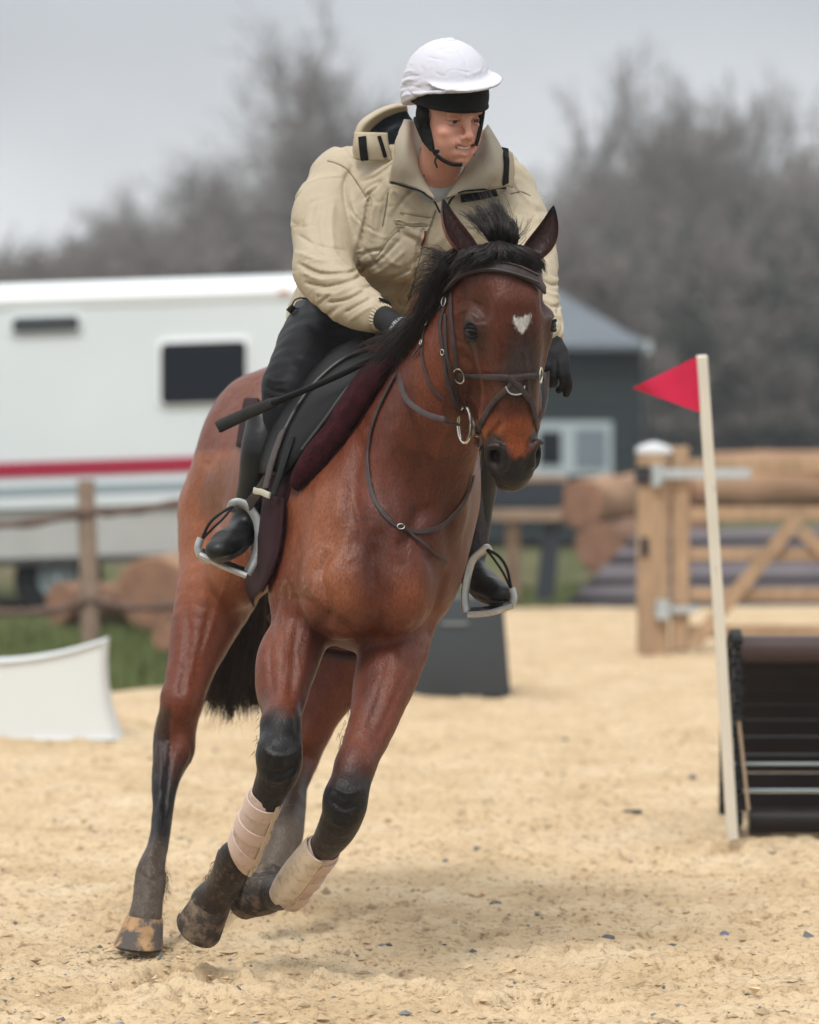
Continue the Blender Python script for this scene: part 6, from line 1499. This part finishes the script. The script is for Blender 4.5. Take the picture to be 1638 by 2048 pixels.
S = Field(np.arange(-.45, .35, .006), np.arange(9.5, 10.75, .006), np.arange(1.1, 1.8, .006))
S.chain([W(775, 700, 9.84), W(745, 722, 10.0), W(700, 735, 10.2), W(655, 712, 10.42)], [.045, .05, .075, .06], .03, latv, [1.2, 1.6, 1.9, 2.2])
S.chain([W(755, 712, 9.80), W(705, 745, 9.76), W(650, 805, 9.72), W(610, 870, 9.72)], [.035, .04, .042, .032], .03)
V, F = S.mesh(); link('seat', mesh_np(V, F), leab, saddle)
v_, f_ = spatch('flap', [[(735, 695), (660, 730), (590, 790), (548, 870), (540, 950)], [(748, 715), (695, 770), (640, 840), (595, 905), (560, 958)], [(782, 725), (735, 785), (685, 848), (635, 912), (580, 965)]], .030, .018, leab, saddle)
link('flap', mesh_np(v_, f_), leab, saddle)
flap_b = bvh_of(v_, f_)
for pts, wd in (([(735, 700), (680, 725), (625, 775), (588, 830), (560, 890), (545, 945)], .006), ([(758, 728), (700, 775), (655, 835), (605, 900)], .006)):
    A_, B_ = on_surface([flap_b, hb], pts, .004); mb = MB(); mb.tube(A_, .0045, 8); mb.build('welt', mat('grey_edge', (.045, .043, .043), rough=.4), saddle)
gpat = [([(598, 880), (578, 930), (566, 985)], .030, lea), ([(612, 895), (592, 950), (580, 1000)], .022, leab)]
for pts, wd, m_ in gpat:
    A_, B_ = on_surface([hb], pts, .050, sm=8); mb = MB(); mb.ribbon(A_, B_, wd, .003); mb.build('girth_strap', m_, saddle)
A_, B_ = on_surface(hb, [(548, 985), (562, 992), (575, 1000)], .052); mb = MB(); mb.ribbon(A_, B_, .016, .003); mb.build('keeper', mat('cream_patch', (.42, .40, .30), rough=.6), saddle)
girth = thing('girth', W(560, 1200, 9.9), 'dark maroon girth running down the horse side and under its chest', 'girth')
v_, f_ = spatch('g', [[(545, 985), (536, 1060), (515, 1120), (508, 1165), (514, 1200)], [(583, 1000), (578, 1080), (570, 1120), (554, 1165), (532, 1204)]], .022, .010, mar, girth); link('band', mesh_np(v_, f_), mar, girth)
gp_ = [W(545, 1225, 9.86), W(590, 1285, 9.86), W(650, 1305, 9.85), W(740, 1312, 9.83), (W(820, 1280, 9.85))]; mb = MB(); P_ = spline(gp_, 6); mb.ribbon(P_, [nrm((0, -.2, -1))] * len(P_), .11, .010); mb.build('belly_band', mar, girth)
# stirrup leathers and irons
def sribbon(name, pts, wd, nor, m, par, th=.002):
    P_ = spline([W(*p) for p in pts], 7); mb = MB(); mb.ribbon(P_, [nrm(nor)] * len(P_), wd, th); return mb.build(name, m, par)
sribbon('stirrup_leather', [(585, 880, 9.46), (560, 915, 9.56), (525, 972, 9.61), (494, 1014, 9.66)], .027, (-.35, -1, .1), lea, saddle)
sribbon('stirrup_leather', [(590, 890, 9.47), (570, 925, 9.57), (535, 985, 9.63), (500, 1018, 9.68)], .025, (-.35, -1, .1), leab, saddle)
sribbon('stirrup_leather', [(950, 900, 9.84), (952, 960, 9.83), (960, 1040, 9.81), (968, 1098, 9.80)], .026, (.3, -1, .1), lea, saddle)
alu = mat('brushed_alloy', (.50, .51, .51), rough=.42, metal=.75, noise=[(40, .15, 3)], mud=((.20, .16, .12), 25, .60, .72))
tread_m = mat('black_tread', (.012, .012, .012), rough=.7, mud=((.14, .12, .09), 20, .52, .7))
def iron(Y, arm, foot, strut, stub):
    t_ = thing('stirrup_iron', W(*foot[0], Y), 'left', 'stirrup')
    def pth(p, r_, m, nm, flat=.45):
        P_ = spline([W(x_, y_a, Y + d_) for x_, y_a, d_ in p], 6); mb = MB(); mb.tube(P_, r_, 10, up=(0, 1, 0), flat=flat if isinstance(flat, float) else 1); return mb.build(nm, m, t_)
    pth(arm, .0125, alu, 'arm', .5); pth([(x_, y_a, d_) for x_, y_a, d_ in stub], .0105, alu, 'arm', .55)
    P_ = spline([W(x_, y_a, Y) for x_, y_a in foot], 4); mb = MB(); mb.ribbon(P_, [(0, -.25, 1)] * len(P_), .060, .007); mb.build('tread', tread_m, t_)
    P_ = P_ + np.array((0, -.031, -.003)); mb = MB(); mb.tube(P_, .0085, 8); mb.build('front_rim', alu, t_)
    a0 = pth(strut, .0042, blackm, 'strut', 1.0)
    sp2 = [(x_ + (7 if strut[0][0] < 700 else -7), y_a + 9, d_) for x_, y_a, d_ in strut[1:-1]]; pth([strut[0]] + sp2 + [strut[-1]], .0034, blackm, 'strut', 1.0)
    return t_
blackm = mat('black_composite', (.012, .012, .013), rough=.4)
i1 = iron(9.66, [(462, 1022, .01), (466, 1008, 0), (482, 1006, 0), (503, 1020, 0), (517, 1052, 0), (517, 1092, 0), (508, 1122, 0), (494, 1148, 0)], [(400, 1106), (445, 1128), (494, 1148)], [(466, 1012, 0), (440, 1027, -.01), (418, 1048, -.01), (403, 1080, 0)], [(402, 1076, 0), (396, 1096, 0), (404, 1114, 0), (420, 1122, 0)])
i1['label'] = 'silver stirrup iron on the near boot at the left, its black strut facing outward'
i2 = iron(9.77, [(978, 1104, .01), (972, 1096, 0), (962, 1104, 0), (944, 1122, 0), (934, 1158, 0), (930, 1195, 0), (934, 1224, 0)], [(934, 1226), (980, 1222), (1024, 1208)], [(972, 1098, 0), (997, 1112, -.01), (1014, 1138, -.01), (1023, 1180, 0)], [(1023, 1176, 0), (1027, 1196, 0), (1022, 1210, 0), (1008, 1214, 0)])
i2['label'] = 'silver stirrup iron on the far boot beyond the horse shoulder at the right'
# ---- whip
wh = thing('whip', W(600, 780, 9.6), 'short black riding whip lying back across the rider thigh', 'whip')
P_ = spline([W(815, 668, 9.30), W(770, 702, 9.34), W(700, 740, 9.40), W(620, 776, 9.48), (W(545, 806, 9.54))], 6); mb = MB(); mb.tube(P_, np.interp(np.linspace(0, 1, len(P_)), [0, .2, .5, 1], [.010, .0105, .0085, .0085]), 10); mb.build('shaft', leab, wh)
P_ = np.array([W(560, 800, 9.53), W(545, 806, 9.54), W(500, 824, 9.56), W(440, 852, 9.59), W(434, 855, 9.59)]); mb = MB(); mb.tube(P_, [.009, .0135, .0155, .0165, .0150], 12, up=(0, 1, 0), flat=.45); mb.build('flap', mat('worn_leather', (.022, .021, .020), rough=.5, noise=[(40, .4, 3)]), wh)
# ---- brushing boots on the forelegs
bb_m = mat('dusty_beige_boot', (.50, .385, .325), rough=.75, noise=[(12, .1, 3)], mud=((.30, .21, .155), 26, .50, .80), bump=[(60, .0015, 3)])
bs_m = mat('pale_strap', (.56, .43, .37), rough=.6, mud=((.26, .18, .13), 26, .56, .72)); sh_m = mat('pale_shell', (.60, .50, .38), rough=.5, mud=((.34, .25, .17), 30, .50, .76)); bl_m = mat('boot_lining', (.035, .030, .032), rough=.9)
def leg_boot(a_, b_, r0, r1, skew, label, shell=0.0):
    t_ = thing('tendon_boot', (a_ + b_) / 2, label, 'tendon boot', 'brushing boots on the forelegs')
    d_ = nrm(b_ - a_); u = nrm(np.cross(d_, (0, -1, 0))); u = u if u[0] > 0 else -u; v = np.cross(d_, u); v = v if v[1] < 0 else -v
    def ringat(t, r_, sk=0.0): return [a_ + (b_ - a_) * (t + sk * math.cos(q)) + (math.cos(q) * u + math.sin(q) * v) * r_ * (1 + .02 * math.sin(3 * q)) for q in np.linspace(0, 2 * math.pi, 36, endpoint=False)]
    rr_ = lambda t: r0 + (r1 - r0) * t + .003 * math.sin(t * math.pi)
    mb = MB(); Rg = [ringat(.03, rr_(0) * .86), ringat(.0, rr_(0) * .95)] + [ringat(t, rr_(t), skew * t * t) for t in np.linspace(0.01, 1, 12)] + [ringat(1.0, rr_(1) * .9, skew), ringat(.92, rr_(1) * .8, skew)]
    mb.rings(Rg, cap=False); mb.build('sleeve', bb_m, t_)
    mb = MB(); mb.rings([ringat(-.03, rr_(0) * .93), ringat(-.035, rr_(0) * .90), ringat(.1, rr_(0) * .84)], cap=False); mb.build('lining', bl_m, t_)
    for t in ((.18), (.52), (.84)):
        mb = MB(); Rg = []
        for dt, dr in ((-.085, .0), (-.08, .0035), (.08, .0035), (.085, 0)): Rg.append(ringat(t + dt, rr_(t) + dr, skew * t * t))
        mb.rings(Rg, cap=False); mb.build('strap', bs_m, t_)
    mb = MB()
    for o_ in (0, .09, .18):
        pts = [a_ + (b_ - a_) * (t + skew * t * t * math.cos(shell + o_)) + (math.cos(shell + o_) * u + math.sin(shell + o_) * v) * (rr_(t) + .0045) for t in np.linspace(.02, .99, 14)]; mb.tube(pts, .0018, 6)
    mb.build('seam', sh_m, t_); return t_, u, v, rr_
leg_boot(W(535, 1586, 9.185), W(483, 1712, 9.325), .041, .043, .16, 'dusty beige boot strapped round the cannon of the foreleg nearest the left', .55)
t_, u, v, rr_ = leg_boot(W(651, 1692, 9.25), W(577, 1788, 9.42), .042, .046, .05, 'dusty beige boot with a pale shell on the foreleg tucked up at the right', 1.1)
a_, b_ = W(651, 1692, 9.25), W(577, 1788, 9.42); G_ = []
for t in np.linspace(.02, 1.0, 12):
    hw = 1.0 * (1 - max(0, (t - .6) / .4) ** 2 * .6)
    G_.append([a_ + (b_ - a_) * t + (math.cos(q) * u + math.sin(q) * v) * (rr_(t) + .006 + .002 * math.cos((q - 2.2) / hw * 1.4)) for q in np.linspace(2.2 - hw, 2.2 + hw, 12)])
G_ = np.array(G_); mb = MB(); mb.rings([list(g_) + list((g_ - (g_ - (a_ + b_) / 2) * 0)[::-1] - v * .004) for g_ in G_]); mb.build('shell', sh_m, t_)
# ------------------------------------------------------------------ damp winter air
mb = MB(); mb.add([(x, y, z) for x in (-70, 70) for y in (-3, 160) for z in (-3, 34)], [(0, 1, 3, 2), (4, 6, 7, 5), (0, 4, 5, 1), (2, 3, 7, 6), (0, 2, 6, 4), (1, 5, 7, 3)])
hz = mb.build('haze', None, smooth=False); hz['kind'] = 'stuff'
hm_ = bpy.data.materials.new('haze'); hm_.use_nodes = True; t_ = hm_.node_tree; t_.nodes.clear()
vo = t_.nodes.new('ShaderNodeVolumePrincipled'); ou = t_.nodes.new('ShaderNodeOutputMaterial'); t_.links.new(vo.outputs[0], ou.inputs['Volume'])
vo.inputs['Color'].default_value = (.92, .95, 1, 1); vo.inputs['Density'].default_value = .0011; vo.inputs['Anisotropy'].default_value = .2
hz.data.materials.append(hm_)
